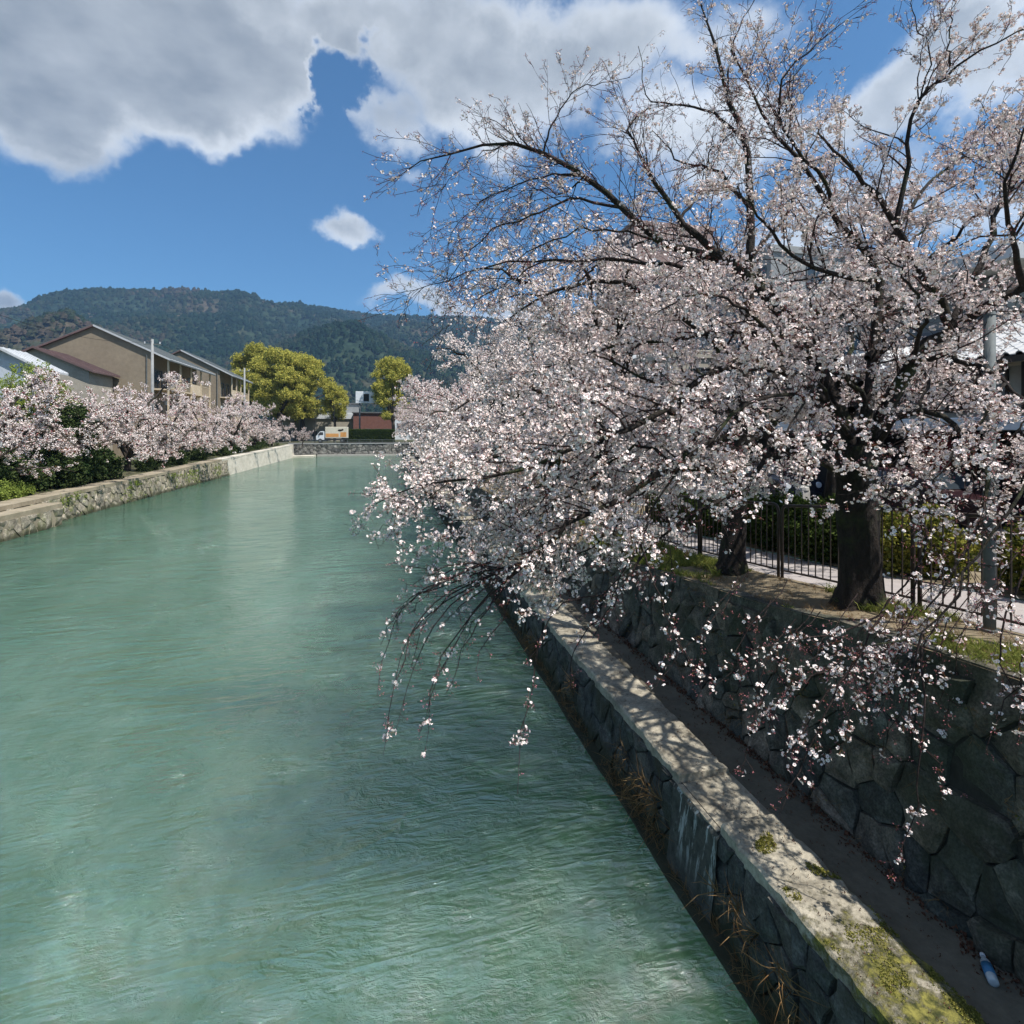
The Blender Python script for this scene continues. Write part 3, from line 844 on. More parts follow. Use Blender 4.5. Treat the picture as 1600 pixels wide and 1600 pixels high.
def cells(rng, s0, s1, t0, t1, size, grow=0.0, jit=0.36):
    """irregular polygons (staggered, jittered) over a strip; size may grow along it. t0,t1 functions of s"""
    pts = []; s = s0; row = 0
    while s < s1:
        sz = size * (1 + grow * max(0, s - s0)); n = max(2, int(round((t1(s) - t0(s)) / (sz * 0.9))))
        for k in range(n):
            h = (t1(s) - t0(s)) / n
            if rng.uniform() < .16: continue
            if rng.uniform() < .10: pts.append((s + rng.uniform(-.5, .5) * sz, t0(s) + h * (k + rng.uniform(0, 1)), sz))
            pts.append((s + rng.uniform(-jit, jit) * sz, t0(s) + h * (k + 0.5 + (0.25 if row % 2 else -0.25)) + rng.uniform(-jit, jit) * h, sz))
        s += sz; row += 1
    A = np.array(pts); res = []
    for i, (x, y, sz) in enumerate(pts):
        d = np.hypot(A[:, 0] - x, A[:, 1] - y); nb = np.argsort(d)[1:15]
        a0, a1 = max(s0, x - sz * 2), min(s1, x + sz * 2)
        poly = [(a0, t0(a0)), (a1, t0(a1)), (a1, t1(a1)), (a0, t1(a0))]
        for j in nb:
            nx, ny = A[j, 0] - x, A[j, 1] - y
            poly = clip(poly, x + nx / 2, y + ny / 2, nx, ny)
            if len(poly) < 3: break
        if len(poly) >= 3:
            # drop slivers
            q = [p for k, p in enumerate(poly) if math.hypot(p[0] - poly[k - 1][0], p[1] - poly[k - 1][1]) > 0.02]
            if len(q) >= 3: res.append(q)
    return res


def stone_geo(rng, poly, place, joint, out, bulge, rough=0.014):
    cx = sum(p[0] for p in poly) / len(poly); cy = sum(p[1] for p in poly) / len(poly)
    rad = max(math.hypot(p[0] - cx, p[1] - cy) for p in poly)
    def ins(k, o, tilt=True):
        res = []
        for (x, y) in poly:
            dx, dy = cx - x, cy - y; l = math.hypot(dx, dy) or 1
            kk = min(k, l * 0.6)
            oo = o + ((x - cx) * tx + (y - cy) * ty if tilt else 0) + (rng.uniform(-0.013, 0.013) if tilt else 0)
            res.append(place(x + dx / l * kk, y + dy / l * kk, oo))
        return res
    tx, ty = rng.uniform(-0.13, 0.13, 2)
    if rough > 0:
        q = []
        for k in range(len(poly)):
            a, b = poly[k], poly[(k + 1) % len(poly)]; q.append((a[0] + rng.normal() * rough * .25, a[1] + rng.normal() * rough * .25)); l = math.hypot(b[0] - a[0], b[1] - a[1])
            if l > .11: q.append(((a[0] + b[0]) / 2 + rng.normal() * rough * .6 , (a[1] + b[1]) / 2 + rng.normal() * rough * .6))
        poly = q
    o = out * rng.uniform(0.2, 1.5); joint *= rng.uniform(.5, 1.3)
    n = len(poly)
    V = ins(joint, -0.05, False) + ins(joint * 1.05, o * 0.6) + ins(joint + rad * 0.16, o) + [place(cx, cy, o + bulge * rng.uniform(0.2, 1.2))]
    F = []
    for r in (0, n):
        for k in range(n): F.append((r + k, r + (k + 1) % n, r + n + (k + 1) % n, r + n + k))
    for k in range(n): F.append((2 * n + k, 2 * n + (k + 1) % n, 3 * n))
    return V, F


def lay(rng, parent, polys, place, mat, nmax, joint=0.012, out=0.03, bulge=0.02, flip=False, near=None, stuffname='stones'):
    """the nmax stones that show largest become parts, the rest one joined part"""
    def key(p):
        cx = sum(q[0] for q in p) / len(p); cy = sum(q[1] for q in p) / len(p); c = place(cx, cy, 0)
        return (Vector(c) - Vector((0, 0, CZ))).length
    polys = sorted(polys, key=key)
    big, rest = polys[:nmax], polys[nmax:]
    for p in big:
        V, F = stone_geo(rng, p, place, joint, out, bulge)
        c = Vector(V[-1]); me = bpy.data.meshes.new('stone')
        if flip: F = [tuple(reversed(f)) for f in F]
        me.from_pydata([tuple(Vector(v) - c) for v in V], [], F); me.materials.append(mat); me.update()
        link('stone', me, parent, c)
    if rest:
        mb = MB()
        for p in rest:
            V, F = stone_geo(rng, p, place, joint, out, bulge)
            if flip: F = [tuple(reversed(f)) for f in F]
            mb.faces(V, F)
        mb.build(stuffname, mat, parent, kind='stuff')


rw = np.random.default_rng(5)
ZPATH = 0.865
FOOT_X, HEAD_X = 4.09, XR1
# the big retaining wall beside the ledge
w = empty('retaining_wall', (FOOT_X, 6, ZPATH), 'tall dark wall of fitted irregular stones under the fence, beside the right-hand ledge', 'stone wall')
wloc = Vector((FOOT_X, 6, ZPATH))
def placeR(s, t, o):
    h = Z_WALL(s) - ZPATH; u = (t - ZPATH) / max(h, 0.1)
    return (FOOT_X + (HEAD_X - FOOT_X) * u - o - wloc.x, s - wloc.y, t - wloc.z)
class _N: pass
polys = cells(rw, -2.0, 40.0, lambda s: ZPATH - 0.05, lambda s: Z_WALL(s) - 0.10, 0.25, 0.018, 0.44)
def layR(parent, polys, place, base, *a, **k):
    # sort by distance to the viewer using scene coordinates
    P2 = lambda s, t, o: tuple(Vector(place(s, t, o)))
    return lay(*a, **k)
polys.sort(key=lambda p: abs(sum(q[0] for q in p) / len(p) - 2.0))
def lay_sorted(rng, parent, polys, place, mat, nmax, **k):
    big, rest = polys[:nmax], polys[nmax:]
    flip = k.pop('flip', False); joint = k.get('joint', 0.012); out = k.get('out', 0.03); bulge = k.get('bulge', 0.02); nm = k.get('nm', 'stones')
    for p in big:
        V, F = stone_geo(rng, p, place, joint, out, bulge)
        c = Vector(V[-1])
        if flip: F = [tuple(reversed(f)) for f in F]
        me = bpy.data.meshes.new('stone'); me.from_pydata([tuple(Vector(v) - c) for v in V], [], F); me.materials.append(mat); me.update()
        link('stone', me, parent, c)
    if rest:
        mb = MB()
        for p in rest:
            V, F = stone_geo(rng, p, place, joint, out, bulge)
            if flip: F = [tuple(reversed(f)) for f in F]
            mb.faces(V, F)
        mb.build(nm, mat, parent, kind='stuff')
lay_sorted(rw, w, polys, placeR, M['wall'], 290, joint=0.008, out=0.05, bulge=0.04, flip=True)
mb = MB()
yy = list(np.arange(-2, 40, 1.0)) + [50, 70, 104]
for a, b in zip(yy[:-1], yy[1:]):
    mb.poly([placeR(a, ZPATH - 0.4, -0.012), placeR(a, Z_WALL(a) - 0.06, -0.012), placeR(b, Z_WALL(b) - 0.06, -0.012), placeR(b, ZPATH - 0.4, -0.012)])
mb.build('backing', M['joint'], w)
mb = MB()      # rough concrete head course
for a, b in zip(yy[:-1], yy[1:]):
    n = max(1, int((b - a) / 0.5))
    for k in range(n):
        p0 = a + (b - a) * k / n; p1 = a + (b - a) * (k + 1) / n; za, zb = Z_WALL(p0), Z_WALL(p1)
        o = 0.035 + 0.012 * math.sin(p0 * 5.1)
        xs0, xs1 = HEAD_X - o - wloc.x, HEAD_X + 0.16 - wloc.x
        mb.faces([(xs0, p0 - 6, za - 0.13 - wloc.z), (xs1, p0 - 6, za - 0.13 - wloc.z), (xs1, p1 - 6, zb - 0.13 - wloc.z), (xs0, p1 - 6, zb - 0.13 - wloc.z),
                  (xs0 + 0.02, p0 - 6, za + 0.015 - wloc.z), (xs1, p0 - 6, za + 0.015 - wloc.z), (xs1, p1 - 6, zb + 0.015 - wloc.z), (xs0 + 0.02, p1 - 6, zb + 0.015 - wloc.z)],
                 [(4, 5, 6, 7), (0, 4, 7, 3), (0, 3, 2, 1), (0, 1, 5, 4), (2, 3, 7, 6)])
mb.build('coping', M['wall'], w)

# the low embankment wall at the water, its ledge and path
lw = empty('embankment_wall', (XR0, 6, 0), 'low dark stone wall rising from the water, carrying the mossy concrete ledge', 'embankment')
ZL = 0.92
GAP = (4.42, 5.14)
def placeL(s, t, o): return (2.90 + 0.085 * (t / 0.9) - o - XR0, s - 6, t)
polys = cells(rw, -2.0, 46.0, lambda s: 0.0, lambda s: (ZPATH - 0.03 if GAP[0] - 0.05 < s < GAP[1] + 0.05 else ZL - 0.10), 0.27, 0.010)
polys.sort(key=lambda p: abs(sum(q[0] for q in p) / len(p) - 2.0))
lay_sorted(rw, lw, polys, placeL, M['wall_low'], 290, joint=0.010, out=0.022, bulge=0.02, flip=True)
mb = MB()
for a, b in ((-2, GAP[0]), (GAP[0], GAP[1]), (GAP[1], 46), (46, 104)):
    zt = ZPATH - 0.02 if a == GAP[0] else ZL - 0.08
    mb.poly([placeL(a, -0.5, -0.025), placeL(a, zt, -0.025), placeL(b, zt, -0.025), placeL(b, -0.5, -0.025)])
mb.build('backing', M['joint'], lw)
mb = MB()      # footing lip that just shows at the water line
yy2 = list(np.arange(-2, 104, 1.0))
for a, b in zip(yy2[:-1], yy2[1:]):
    j = 0.015 * math.sin(a * 2.3); mb.faces([(2.74 + j - XR0, a - 6, -0.4), (2.74 - XR0 + 0.015 * math.sin(b * 2.3), b - 6, -0.4), (2.76 + j - XR0, a - 6, 0.035), (2.76 - XR0 + 0.015 * math.sin(b * 2.3), b - 6, 0.035), (2.98 - XR0, a - 6, 0.055), (2.98 - XR0, b - 6, 0.055)], [(0, 2, 3, 1), (2, 4, 5, 3)])
mb.build('footing', M['wall_low'], lw)
def kerb_run(a, b):
    """ledge strip: chipped concrete block run with worn edges"""
    n = max(2, int((b - a) / (0.07 if b < 16 else .3))); mb = MB(); rows = []
    for k in range(n + 1):
        y = a + (b - a) * k / n; e1, e2 = -abs(mnoise.noise(Vector((y * 3.1, 0, 0)))) * -.03 + rw.normal() * 0.005, mnoise.noise(Vector((y * 4.1, 5, 0))) * .03 + rw.normal() * 0.006; z = ZL + rw.normal() * 0.003 - (.02 if rw.uniform() < .06 else 0)
        rows.append([(2.965 + e1 - XR0, y - 6, ZL - 0.12), (2.975 + e1 - XR0, y - 6, z - 0.02), (3.0 + e1 - XR0, y - 6, z), (3.28 - XR0, y - 6, z + 0.004), (3.54 + e2 - XR0, y - 6, z), (3.56 + e2 - XR0, y - 6, z - 0.02), (3.57 - XR0, y - 6, ZPATH - 0.05)])
    V = [p for r in rows for p in r]; m = 7
    F = [(i * m + j, i * m + j + 1, (i + 1) * m + j + 1, (i + 1) * m + j) for i in range(n) for j in range(m - 1)]
    F += [tuple(range(m)), tuple(range(n * m + m - 1, n * m - 1, -1))]
    mb.faces(V, F); return mb
for a, b in ((-2, GAP[0]), (GAP[1], 9.0), (9.02, 15.0), (15.02, 24.0), (24.02, 46.0), (46.02, 104)):
    kerb_run(a, b).build('ledge_slab', M['ledge'], lw)
M['lime'] = mat_lime()
mb = MB(); g0, g1 = GAP     # spillway floor through the kerb with a lip and streaked apron
mb.faces([(3.57 - XR0, g0 - 6, ZPATH + 0.0), (3.57 - XR0, g1 - 6, ZPATH + 0.0), (2.95 - XR0, g1 - 6.02, ZPATH - 0.03), (2.95 - XR0, g0 - 5.98, ZPATH - 0.03), (2.95 - XR0, g1 - 6.02, ZPATH - 0.10), (2.95 - XR0, g0 - 5.98, ZPATH - 0.10)], [(0, 1, 2, 3), (3, 2, 4, 5)])
mb.build('spillway', M['ledge'], lw)
mb = MB(); V = []
for k in range(7):
    y = g0 - 6.04 + (g1 - g0 + .06) * k / 6
    for z, x in ((ZPATH - .035, 2.952), (ZPATH - .07, 2.925), (.45, 2.885), (.05, 2.84)): V.append((x - XR0 + .012 * math.sin(k * 2.1 + z * 5), y, z))
mb.faces(V, [(k * 4 + j, k * 4 + j + 1, k * 4 + j + 5, k * 4 + j + 4) for k in range(6) for j in range(3)])
mb.build('drain_apron', M['lime'], lw)
strip('path', [[(3.5, y, ZPATH - 0.004), (3.8, y, ZPATH), (4.12, y, ZPATH + 0.01)] for y in yy2], M['path'])

# left bank wall
wl = empty('canal_wall', (-16.1, 40, 0), 'sunlit pale stone wall along the left bank of the canal', 'stone wall')
def zl(s): return Z_LEFT(s) - 0.02
def placeW(s, t, o): return (-16.0 - 0.12 * t + o + 16.1, s - 40, t)
polys = cells(rw, 20.0, 62.0, lambda s: -0.05, lambda s: zl(s) - 0.16, 0.42, 0.004)
polys.sort(key=lambda p: abs(sum(q[0] for q in p) / len(p) - 24.0))
lay_sorted(rw, wl, polys, placeW, M['wall_left'], 290, joint=0.018, out=0.04, bulge=0.03)
mb = MB()
for a, b in ((10, 20), (20, 30), (30, 45), (45, 62)):
    mb.poly([placeW(a, -0.5, -0.03), placeW(b, -0.5, -0.03), placeW(b, zl(b) - 0.1, -0.03), placeW(a, zl(a) - 0.1, -0.03)])
mb.build('backing', M['joint_l'], wl)
s = 10.0; mb = MB()
yk = list(np.arange(10, 106, 2.0))
for a, b in zip(yk[:-1], yk[1:]):
    a2 = b - 0.025; za, zb = zl(a), zl(a2)
    xo = -16.0 - 0.12 * za + 0.05 + 16.1; xi = xo - 1.15
    j = rw.normal() * 0.012
    cb = MB(); cb.faces([(xo + j, a - 40, za - 0.17), (xo + j, a2 - 40, zb - 0.17), (xi, a2 - 40, zb - 0.17), (xi, a - 40, za - 0.17), (xo + j, a - 40, za + 0.02), (xo + j, a2 - 40, zb + 0.02), (xi, a2 - 40, zb + 0.02), (xi, a - 40, za + 0.02)],
                        [(0, 1, 5, 4), (4, 5, 6, 7), (0, 4, 7, 3), (1, 2, 6, 5), (2, 3, 7, 6)])
    cb.build('coping_slab', M['old_conc'] if a < 60 else M['white_conc'], wl)
mb = MB()
for a, b in ((62, 75), (75, 88), (88, 103.5)):
    mb.poly([placeW(a, -0.5, 0.02), placeW(b, -0.5, 0.02), placeW(b, zl(b) - 0.16, 0.02), placeW(a, zl(a) - 0.16, 0.02)])
mb.build('smooth_face', M['white_conc'], wl)
# protruding block of the wall near the left edge of the view
pb = empty('landing_block', (-15.9, 27.5, 0), 'pale concrete landing block projecting from the left canal wall at the near left corner', 'concrete block')
MB().box(-0.75, 0.55, -9.0, 3.2, -0.4, 1.08, 0.03).build('block', M['old_conc'], pb)
polys = cells(rw, 18.6, 30.6, lambda s: -0.05, lambda s: 0.84, 0.42)
def placeB(s, t, o): return (0.56 + o, s - 27.5, t)
lay_sorted(rw, pb, polys, placeB, M['wall_left'], 90, joint=0.02, out=0.03, bulge=0.02)
# low apron at the far left corner of the canal
ap = props(MB().box(-17.0, -12.6, 101.5, 105.6, -0.4, 0.32, 0.03).build('apron', M['white_conc']), 'bright low concrete apron in the far left corner of the canal', 'concrete apron')

# far end wall
wf = empty('end_wall', (-6, YF, 0), 'grey stone wall closing the far end of the canal below the truck', 'stone wall')
def placeF(s, t, o): return (s + 6, -o, t)
polys = cells(rw, -17.2, 6.0, lambda s: 0.35, lambda s: 2.22, 0.62)
mbf = MB()
for p in polys:
    V, F = stone_geo(rw, p, placeF, 0.03, 0.05, 0.03, 0); mbf.faces(V, F)
mbf.build('stones', M['wall_far'], wf, kind='stuff')
MB().box(-11.5, 12, 0.04, 0.5, -0.5, 2.3).build('backing', M['joint'], wf)
MB().box(-11.5, 12, -0.12, 0.3, 2.24, 2.44, 0.02).build('coping', M['grey_conc'], wf)
MB().box(-6.4, 12, -0.7, 0.02, -0.4, 0.34, 0.02).build('footing', M['kerb'], wf)
# guard rail along the road behind the end wall
gr = empty('guard_rail', (-6, YF + 0.2, 2.44), 'thin grey guard rail on top of the far end wall', 'guard rail')
for k in range(10): MB().tube([(-9.5 + k * 2.1, 0, 0), (-9.5 + k * 2.1, 0, 0.62)], 0.035, 6).build('post', M['steel'], gr)
for z in (0.32, 0.6): MB().tube([(-9.6, 0, z), (9.6, 0, z)], 0.028, 6).build('rail', M['steel'], gr)
strip('road', [[(-60, y, 2.46), (40, y, 2.46)] for y in (YF + 0.6, YF + 6.5)], M['asphalt'])

# ------------------------------------------------------------------ fence on the right bank
fx = 5.40
fn = empty('fence', (fx, 3, Z_STREET(3)), 'dark brown metal railing with thin upright bars and rounded corners behind the big cherry trunk', 'railing')
F0 = Vector((fx, 3, Z_STREET(3)))
bar = MB(); bar.tube([(0, 0, 0.0), (0, 0, 0.93)], 0.0085, 6, cap=False); bar_me = bar.mesh('baluster', M['fence'])
y = 0.6; nb = 0; rest = MB()
while y < 46:
    y1 = y + 1.94; za, zb = Z_STREET(y) - F0.z, Z_STREET(y1) - F0.z
    if y1 < 46:
        r = 0.10; pts = [(0, y - 3, za - 0.05), (0, y - 3, za + 1.02 - r)]
        for q in range(1, 5):
            a = q / 5 * math.pi / 2; pts.append((0, y - 3 + r * (1 - math.cos(a)), za + 1.02 - r + r * math.sin(a)))
        pts.append((0, y - 3 + r, za + 1.02)); pts.append((0, y1 - 3 - r, zb + 1.02))
        for q in range(1, 5):
            a = q / 5 * math.pi / 2; pts.append((0, y1 - 3 - r + r * math.sin(a), zb + 1.02 - r + r * math.cos(a)))
        pts += [(0, y1 - 3, zb + 1.02 - r), (0, y1 - 3, zb - 0.05)]
        MB().tube(pts, 0.0215, 8).build('frame', M['fence'], fn, smooth=True)
        MB().tube([(0, y - 3, za + 0.10), (0, y1 - 3, zb + 0.10)], 0.015, 6).build('bottom_rail', M['fence'], fn)
        n = 15
        for k in range(1, n + 1):
            u = k / (n + 1); yb = y + 1.94 * u; zz = za + (zb - za) * u + 0.10
            if nb < 285:
                link('baluster', bar_me, fn, (0, yb - 3, zz)); nb += 1
            else: rest.tube([(0, yb - 3, zz), (0, yb - 3, zz + 0.93)], 0.0085, 3, cap=False)
    y = y1 + 0.075
rest.build('balusters', M['fence'], fn, kind='stuff')
# ------------------------------------------------------------------ grey steel pole at the right edge
pz = W(1546, 985, 4.9)
po = empty('steel_pole', (pz.x, pz.y, Z_STREET(pz.y) - 0.02), 'tall grey steel pole standing at the railing near the right edge', 'pole')
px_, py_ = pz.x, pz.y
MB().tube([(0, 0, 0), (0, 0, 1.2), (0, 0, 2.85)], [0.047, 0.046, 0.044], 14).build('post', M['steel'], po, smooth=True)
MB().tube([(0, 0, 2.85), (0, 0, 2.88)], [0.048, 0.040], 14).build('cap', M['steel'], po)
MB().tube([(0, 0, 1.18), (0, 0, 1.22)], 0.052, 14).build('clamp', M['steel'], po)
MB().box(-0.07, 0.07, -0.07, 0.07, 0, 0.03, 0.005).build('base_plate', M['steel'], po)

# ------------------------------------------------------------------ the cherry in front, limbs placed one by one
rt = np.random.default_rng(21)
TZ = Z_STREET(5.0)
NEAR = []   # (points, radius start, radius end, blossom density, upward pull, length factor)
def limb(pts, r0, r1, dens=1.0, up=0.0, lf=1.0): NEAR.append(([W(*p) for p in pts], r0 * .68, r1 * .7, dens, up, lf))
tr = [W(1345, 950, 6.0), W(1344, 915, 6.0), W(1342, 840, 6.0), W(1338, 760, 6.0), W(1330, 695, 6.0)]
base = tr[0]
# upper left arm and its offshoots
limb([(1338, 740, 6.0), (1312, 640, 6.0), (1262, 540, 6.1), (1194, 450, 6.2), (1110, 402, 6.3), (1025, 375, 6.4), (975, 325, 6.5), (912, 275, 6.6), (850, 237, 6.7), (790, 226, 6.8), (725, 231, 6.9), (665, 250, 7.0), (612, 285, 7.0)], .125, .005, .42, .15, .8)
limb([(850, 237, 6.7), (862, 195, 6.6), (890, 150, 6.6), (930, 130, 6.5), (985, 122, 6.5)], .02, .004, .30, .25, .6)
limb([(975, 325, 6.5), (905, 312, 6.6), (845, 330, 6.6), (790, 350, 6.7), (735, 390, 6.7), (700, 440, 6.8)], .03, .004, .45, -.1, .8)
limb([(1110, 418, 6.3), (1030, 415, 6.3), (937, 409, 6.4), (850, 409, 6.6), (756, 419, 6.8), (690, 440, 6.9), (620, 458, 7.0)], .04, .004, .45, 0, .8)
limb([(912, 275, 6.6), (850, 275, 6.7), (780, 300, 6.8), (722, 340, 6.9), (692, 405, 6.9)], .02, .0035, .35, -.1, .7)
limb([(850, 409, 6.6), (795, 440, 6.5), (740, 475, 6.5), (700, 505, 6.5)], .016, .0035, .5, -.1, .6)
limb([(1025, 375, 6.4), (965, 358, 6.2), (905, 362, 6.1), (840, 385, 6.1), (785, 432, 6.1), (760, 480, 6.1)], .024, .0035, .45, -.1, .7)
limb([(790, 226, 6.8), (745, 245, 6.6), (700, 280, 6.6), (690, 300, 6.6)], .010, .003, .3, -.1, .5)
limb([(937, 411, 6.4), (905, 440, 6.3), (880, 470, 6.2), (905, 490, 6.1)], .022, .005, .7, -.1, .7)
limb([(912, 275, 6.6), (880, 300, 6.9), (820, 300, 7.2), (750, 330, 7.4)], .02, .004, .5, 0, .8)
limb([(1230, 500, 6.1), (1160, 430, 6.0), (1110, 385, 6.0), (1062, 344, 6.0), (1025, 290, 6.1), (1006, 250, 6.1), (985, 205, 6.1), (1010, 165, 6.1)], .095, .006, .45, .2, .75)
limb([(1062, 344, 6.0), (1100, 290, 6.3), (1110, 240, 6.5), (1150, 200, 6.6)], .03, .005, .45, .2, .8)
# middle and right leaders
limb([(1338, 720, 6.0), (1352, 625, 6.0), (1372, 520, 6.1), (1372, 437, 6.2), (1345, 385, 6.2), (1306, 343, 6.3), (1250, 250, 6.4), (1195, 190, 6.5), (1165, 120, 6.6), (1140, 60, 6.6)], .11, .008, .75, .15, .9)
limb([(1306, 343, 6.3), (1292, 290, 6.1), (1240, 225, 6.0), (1215, 150, 5.9), (1260, 80, 5.8), (1320, 30, 5.8)], .045, .005, .40, .2, .8)
limb([(1345, 790, 6.0), (1366, 690, 6.0), (1431, 556, 5.9), (1487, 512, 5.8), (1537, 481, 5.6), (1600, 447, 5.4), (1700, 400, 5.2)], .15, .04, .95, .1, .9)
limb([(1487, 512, 5.8), (1462, 462, 5.75), (1425, 400, 5.7), (1395, 340, 5.6), (1355, 285, 5.6), (1310, 240, 5.5), (1275, 205, 5.5)], .085, .012, 1.0, .1, .9)
limb([(1400, 350, 5.6), (1412, 280, 5.6), (1427, 181, 5.5), (1458, 134, 5.4), (1495, 105, 5.3), (1547, 71, 5.2), (1620, 40, 5.1)], .04, .008, .8, .3, .7)
limb([(1430, 175, 5.5), (1450, 90, 5.5), (1428, 30, 5.5), (1420, -30, 5.5)], .014, .004, .5, .3, .6)
limb([(1485, 105, 5.3), (1487, 40, 5.3), (1492, -40, 5.3)], .014, .004, .5, .3, .6)
limb([(1395, 370, 5.7), (1440, 300, 6.2), (1500, 250, 6.6), (1590, 232, 6.8)], .04, .01, .9, .2, .9)
limb([(1487, 512, 5.8), (1530, 420, 6.0), (1560, 330, 6.2), (1600, 240, 6.3), (1660, 180, 6.3)], .07, .012, .85, .2, .9)
limb([(1600, 447, 5.4), (1580, 380, 5.0), (1570, 300, 4.7), (1600, 200, 4.5)], .05, .01, .9, .2, .9)
limb([(1372, 437, 6.2), (1400, 400, 6.8), (1440, 360, 7.4), (1490, 330, 7.9)], .05, .01, .9, .2, .9)
# middle arms to the left over the water
limb([(1300, 640, 6.0), (1240, 592, 5.7), (1162, 575, 5.5), (1100, 592, 5.3), (1037, 637, 5.1), (960, 680, 4.9), (880, 705, 4.8), (790, 738, 4.8), (700, 752, 4.9), (635, 765, 5.0), (580, 788, 5.1)], .075, .005, 1.05, .05, 1.0)
limb([(1290, 700, 5.9), (1190, 668, 5.5), (1120, 690, 5.3), (1050, 725, 5.1), (980, 770, 5.0), (900, 812, 4.9), (865, 842, 4.85), (825, 878, 4.8), (795, 901, 4.8)], .075, .013, .9, -.05, .8)
limb([(1325, 750, 6.0), (1285, 722, 5.7), (1220, 705, 5.4), (1165, 755, 5.1), (1110, 792, 4.9), (1050, 830, 4.8), (1000, 870, 4.7), (940, 930, 4.7)], .06, .006, .5, -.05, .6)
limb([(1250, 530, 6.1), (1150, 520, 6.4), (1050, 530, 6.7), (940, 545, 7.0), (870, 570, 7.2), (800, 590, 7.4)], .06, .008, 1.05, .05, 1.0)
limb([(1310, 600, 6.0), (1240, 640, 6.4), (1150, 640, 6.8), (1050, 660, 7.2), (940, 660, 7.5), (840, 680, 7.6)], .06, .008, 1.05, .0, 1.0)
limb([(1190, 668, 5.5), (1100, 640, 5.6), (1010, 590, 5.8), (940, 560, 6.0), (880, 530, 6.2)], .045, .006, .95, .1, .9)
limb([(960, 680, 4.9), (900, 640, 5.2), (850, 635, 5.5), (800, 650, 5.7)], .02, .005, 1.0, .05, .9)
limb([(880, 705, 4.8), (820, 770, 4.9), (740, 810, 5.0), (680, 820, 5.1)], .02, .004, .9, -.05, .8)
limb([(880, 705, 4.8), (810, 700, 5.2), (760, 705, 5.5), (710, 722, 5.7)], .02, .004, 1.0, .05, .9)
limb([(700, 752, 4.9), (660, 790, 4.9), (620, 815, 4.9), (575, 848, 4.9)], .008, .003, .8, -.1, .5)
limb([(1330, 640, 6.0), (1390, 610, 6.6), (1440, 590, 7.3), (1500, 600, 8.0)], .06, .01, .9, .1, .9)
limb([(1345, 600, 6.0), (1280, 570, 6.7), (1220, 520, 7.4), (1150, 500, 8.0)], .06, .01, 1.0, .1, 1.0)
limb([(1372, 437, 6.2), (1300, 430, 5.8), (1230, 390, 5.5), (1180, 330, 5.3), (1150, 290, 5.3)], .05, .008, .9, .1, .9)
limb([(1355, 560, 6.0), (1400, 470, 6.6), (1380, 390, 7.0), (1340, 330, 7.3)], .05, .008, .95, .1, .9)
limb([(1050, 725, 5.1), (1000, 700, 5.4), (930, 740, 5.8), (860, 790, 6.1), (800, 840, 6.2)], .03, .005, 1.05, -.1, .9)
limb([(1080, 700, 5.3), (1040, 740, 5.8), (980, 790, 6.2), (920, 830, 6.4), (860, 850, 6.4)], .03, .005, 1.05, -.1, .9)
limb([(980, 770, 5.0), (930, 850, 5.0), (880, 880, 5.1), (850, 920, 5.1)], .02, .004, .95, -.1, .6)
limb([(880, 705, 4.8), (860, 770, 5.3), (810, 810, 5.5), (750, 850, 5.6)], .02, .004, 1.0, -.1, .8)
limb([(1240, 592, 5.7), (1200, 520, 5.3), (1140, 470, 5.1), (1080, 460, 5.0), (1020, 490, 5.0)], .04, .006, 1.0, .1, .9)
limb([(1352, 625, 6.0), (1300, 560, 5.3), (1260, 520, 4.9), (1220, 500, 4.7)], .04, .006, 1.0, .1, .9)
limb([(1431, 556, 5.9), (1450, 600, 5.2), (1430, 660, 4.8), (1400, 720, 4.6), (1380, 770, 4.5)], .03, .005, .9, 0, .7)
limb([(1300, 640, 6.0), (1280, 600, 5.2), (1250, 640, 4.8), (1200, 700, 4.6), (1150, 740, 4.6)], .03, .005, .9, 0, .8)
limb([(1570, 600, 4.7), (1600, 640, 4.6), (1580, 700, 4.6), (1600, 760, 4.5)], .02, .005, .9, 0, .7)
limb([(1270, 690, 5.8), (1200, 720, 6.1), (1130, 730, 6.3), (1060, 750, 6.5)], .03, .005, .95, -.05, .7)
limb([(1431, 556, 5.9), (1440, 500, 5.2), (1420, 440, 4.8), (1380, 400, 4.6)], .04, .006, .9, .2, .8)
# arms reaching towards the viewer and drooping before the big wall
limb([(1335, 690, 6.0), (1290, 640, 5.5), (1240, 620, 5.0), (1160, 640, 4.7), (1080, 710, 4.5), (1020, 800, 4.4), (1000, 850, 4.4)], .045, .006, .75, .0, .7)
limb([(1360, 700, 6.0), (1410, 650, 5.4), (1470, 650, 4.9), (1520, 700, 4.5), (1540, 780, 4.3), (1500, 870, 4.2), (1450, 950, 4.2)], .055, .008, .62, -.1, .6)
limb([(1345, 760, 6.0), (1400, 760, 5.5), (1440, 800, 5.0), (1440, 880, 4.7), (1380, 960, 4.5)], .045, .006, .35, -.15, .5)
limb([(1431, 556, 5.9), (1500, 560, 5.2), (1570, 600, 4.7), (1640, 680, 4.3)], .05, .012, .9, 0, .8)
limb([(1570, 600, 4.7), (1530, 660, 4.4), (1480, 720, 4.2), (1440, 790, 4.2)], .02, .005, .7, -.1, .6)
limb([(1640, 680, 4.3), (1600, 760, 4.1), (1550, 830, 4.05), (1500, 920, 4.0), (1440, 990, 4.0), (1350, 1010, 4.05), (1290, 1050, 4.1)], .022, .004, .55, -.1, .5)
WHIPS = []
def whip(pts, r0=.008, r1=.0022, dens=.5): WHIPS.append(([W(*p) for p in pts], r0, r1, dens, -.15, .5))
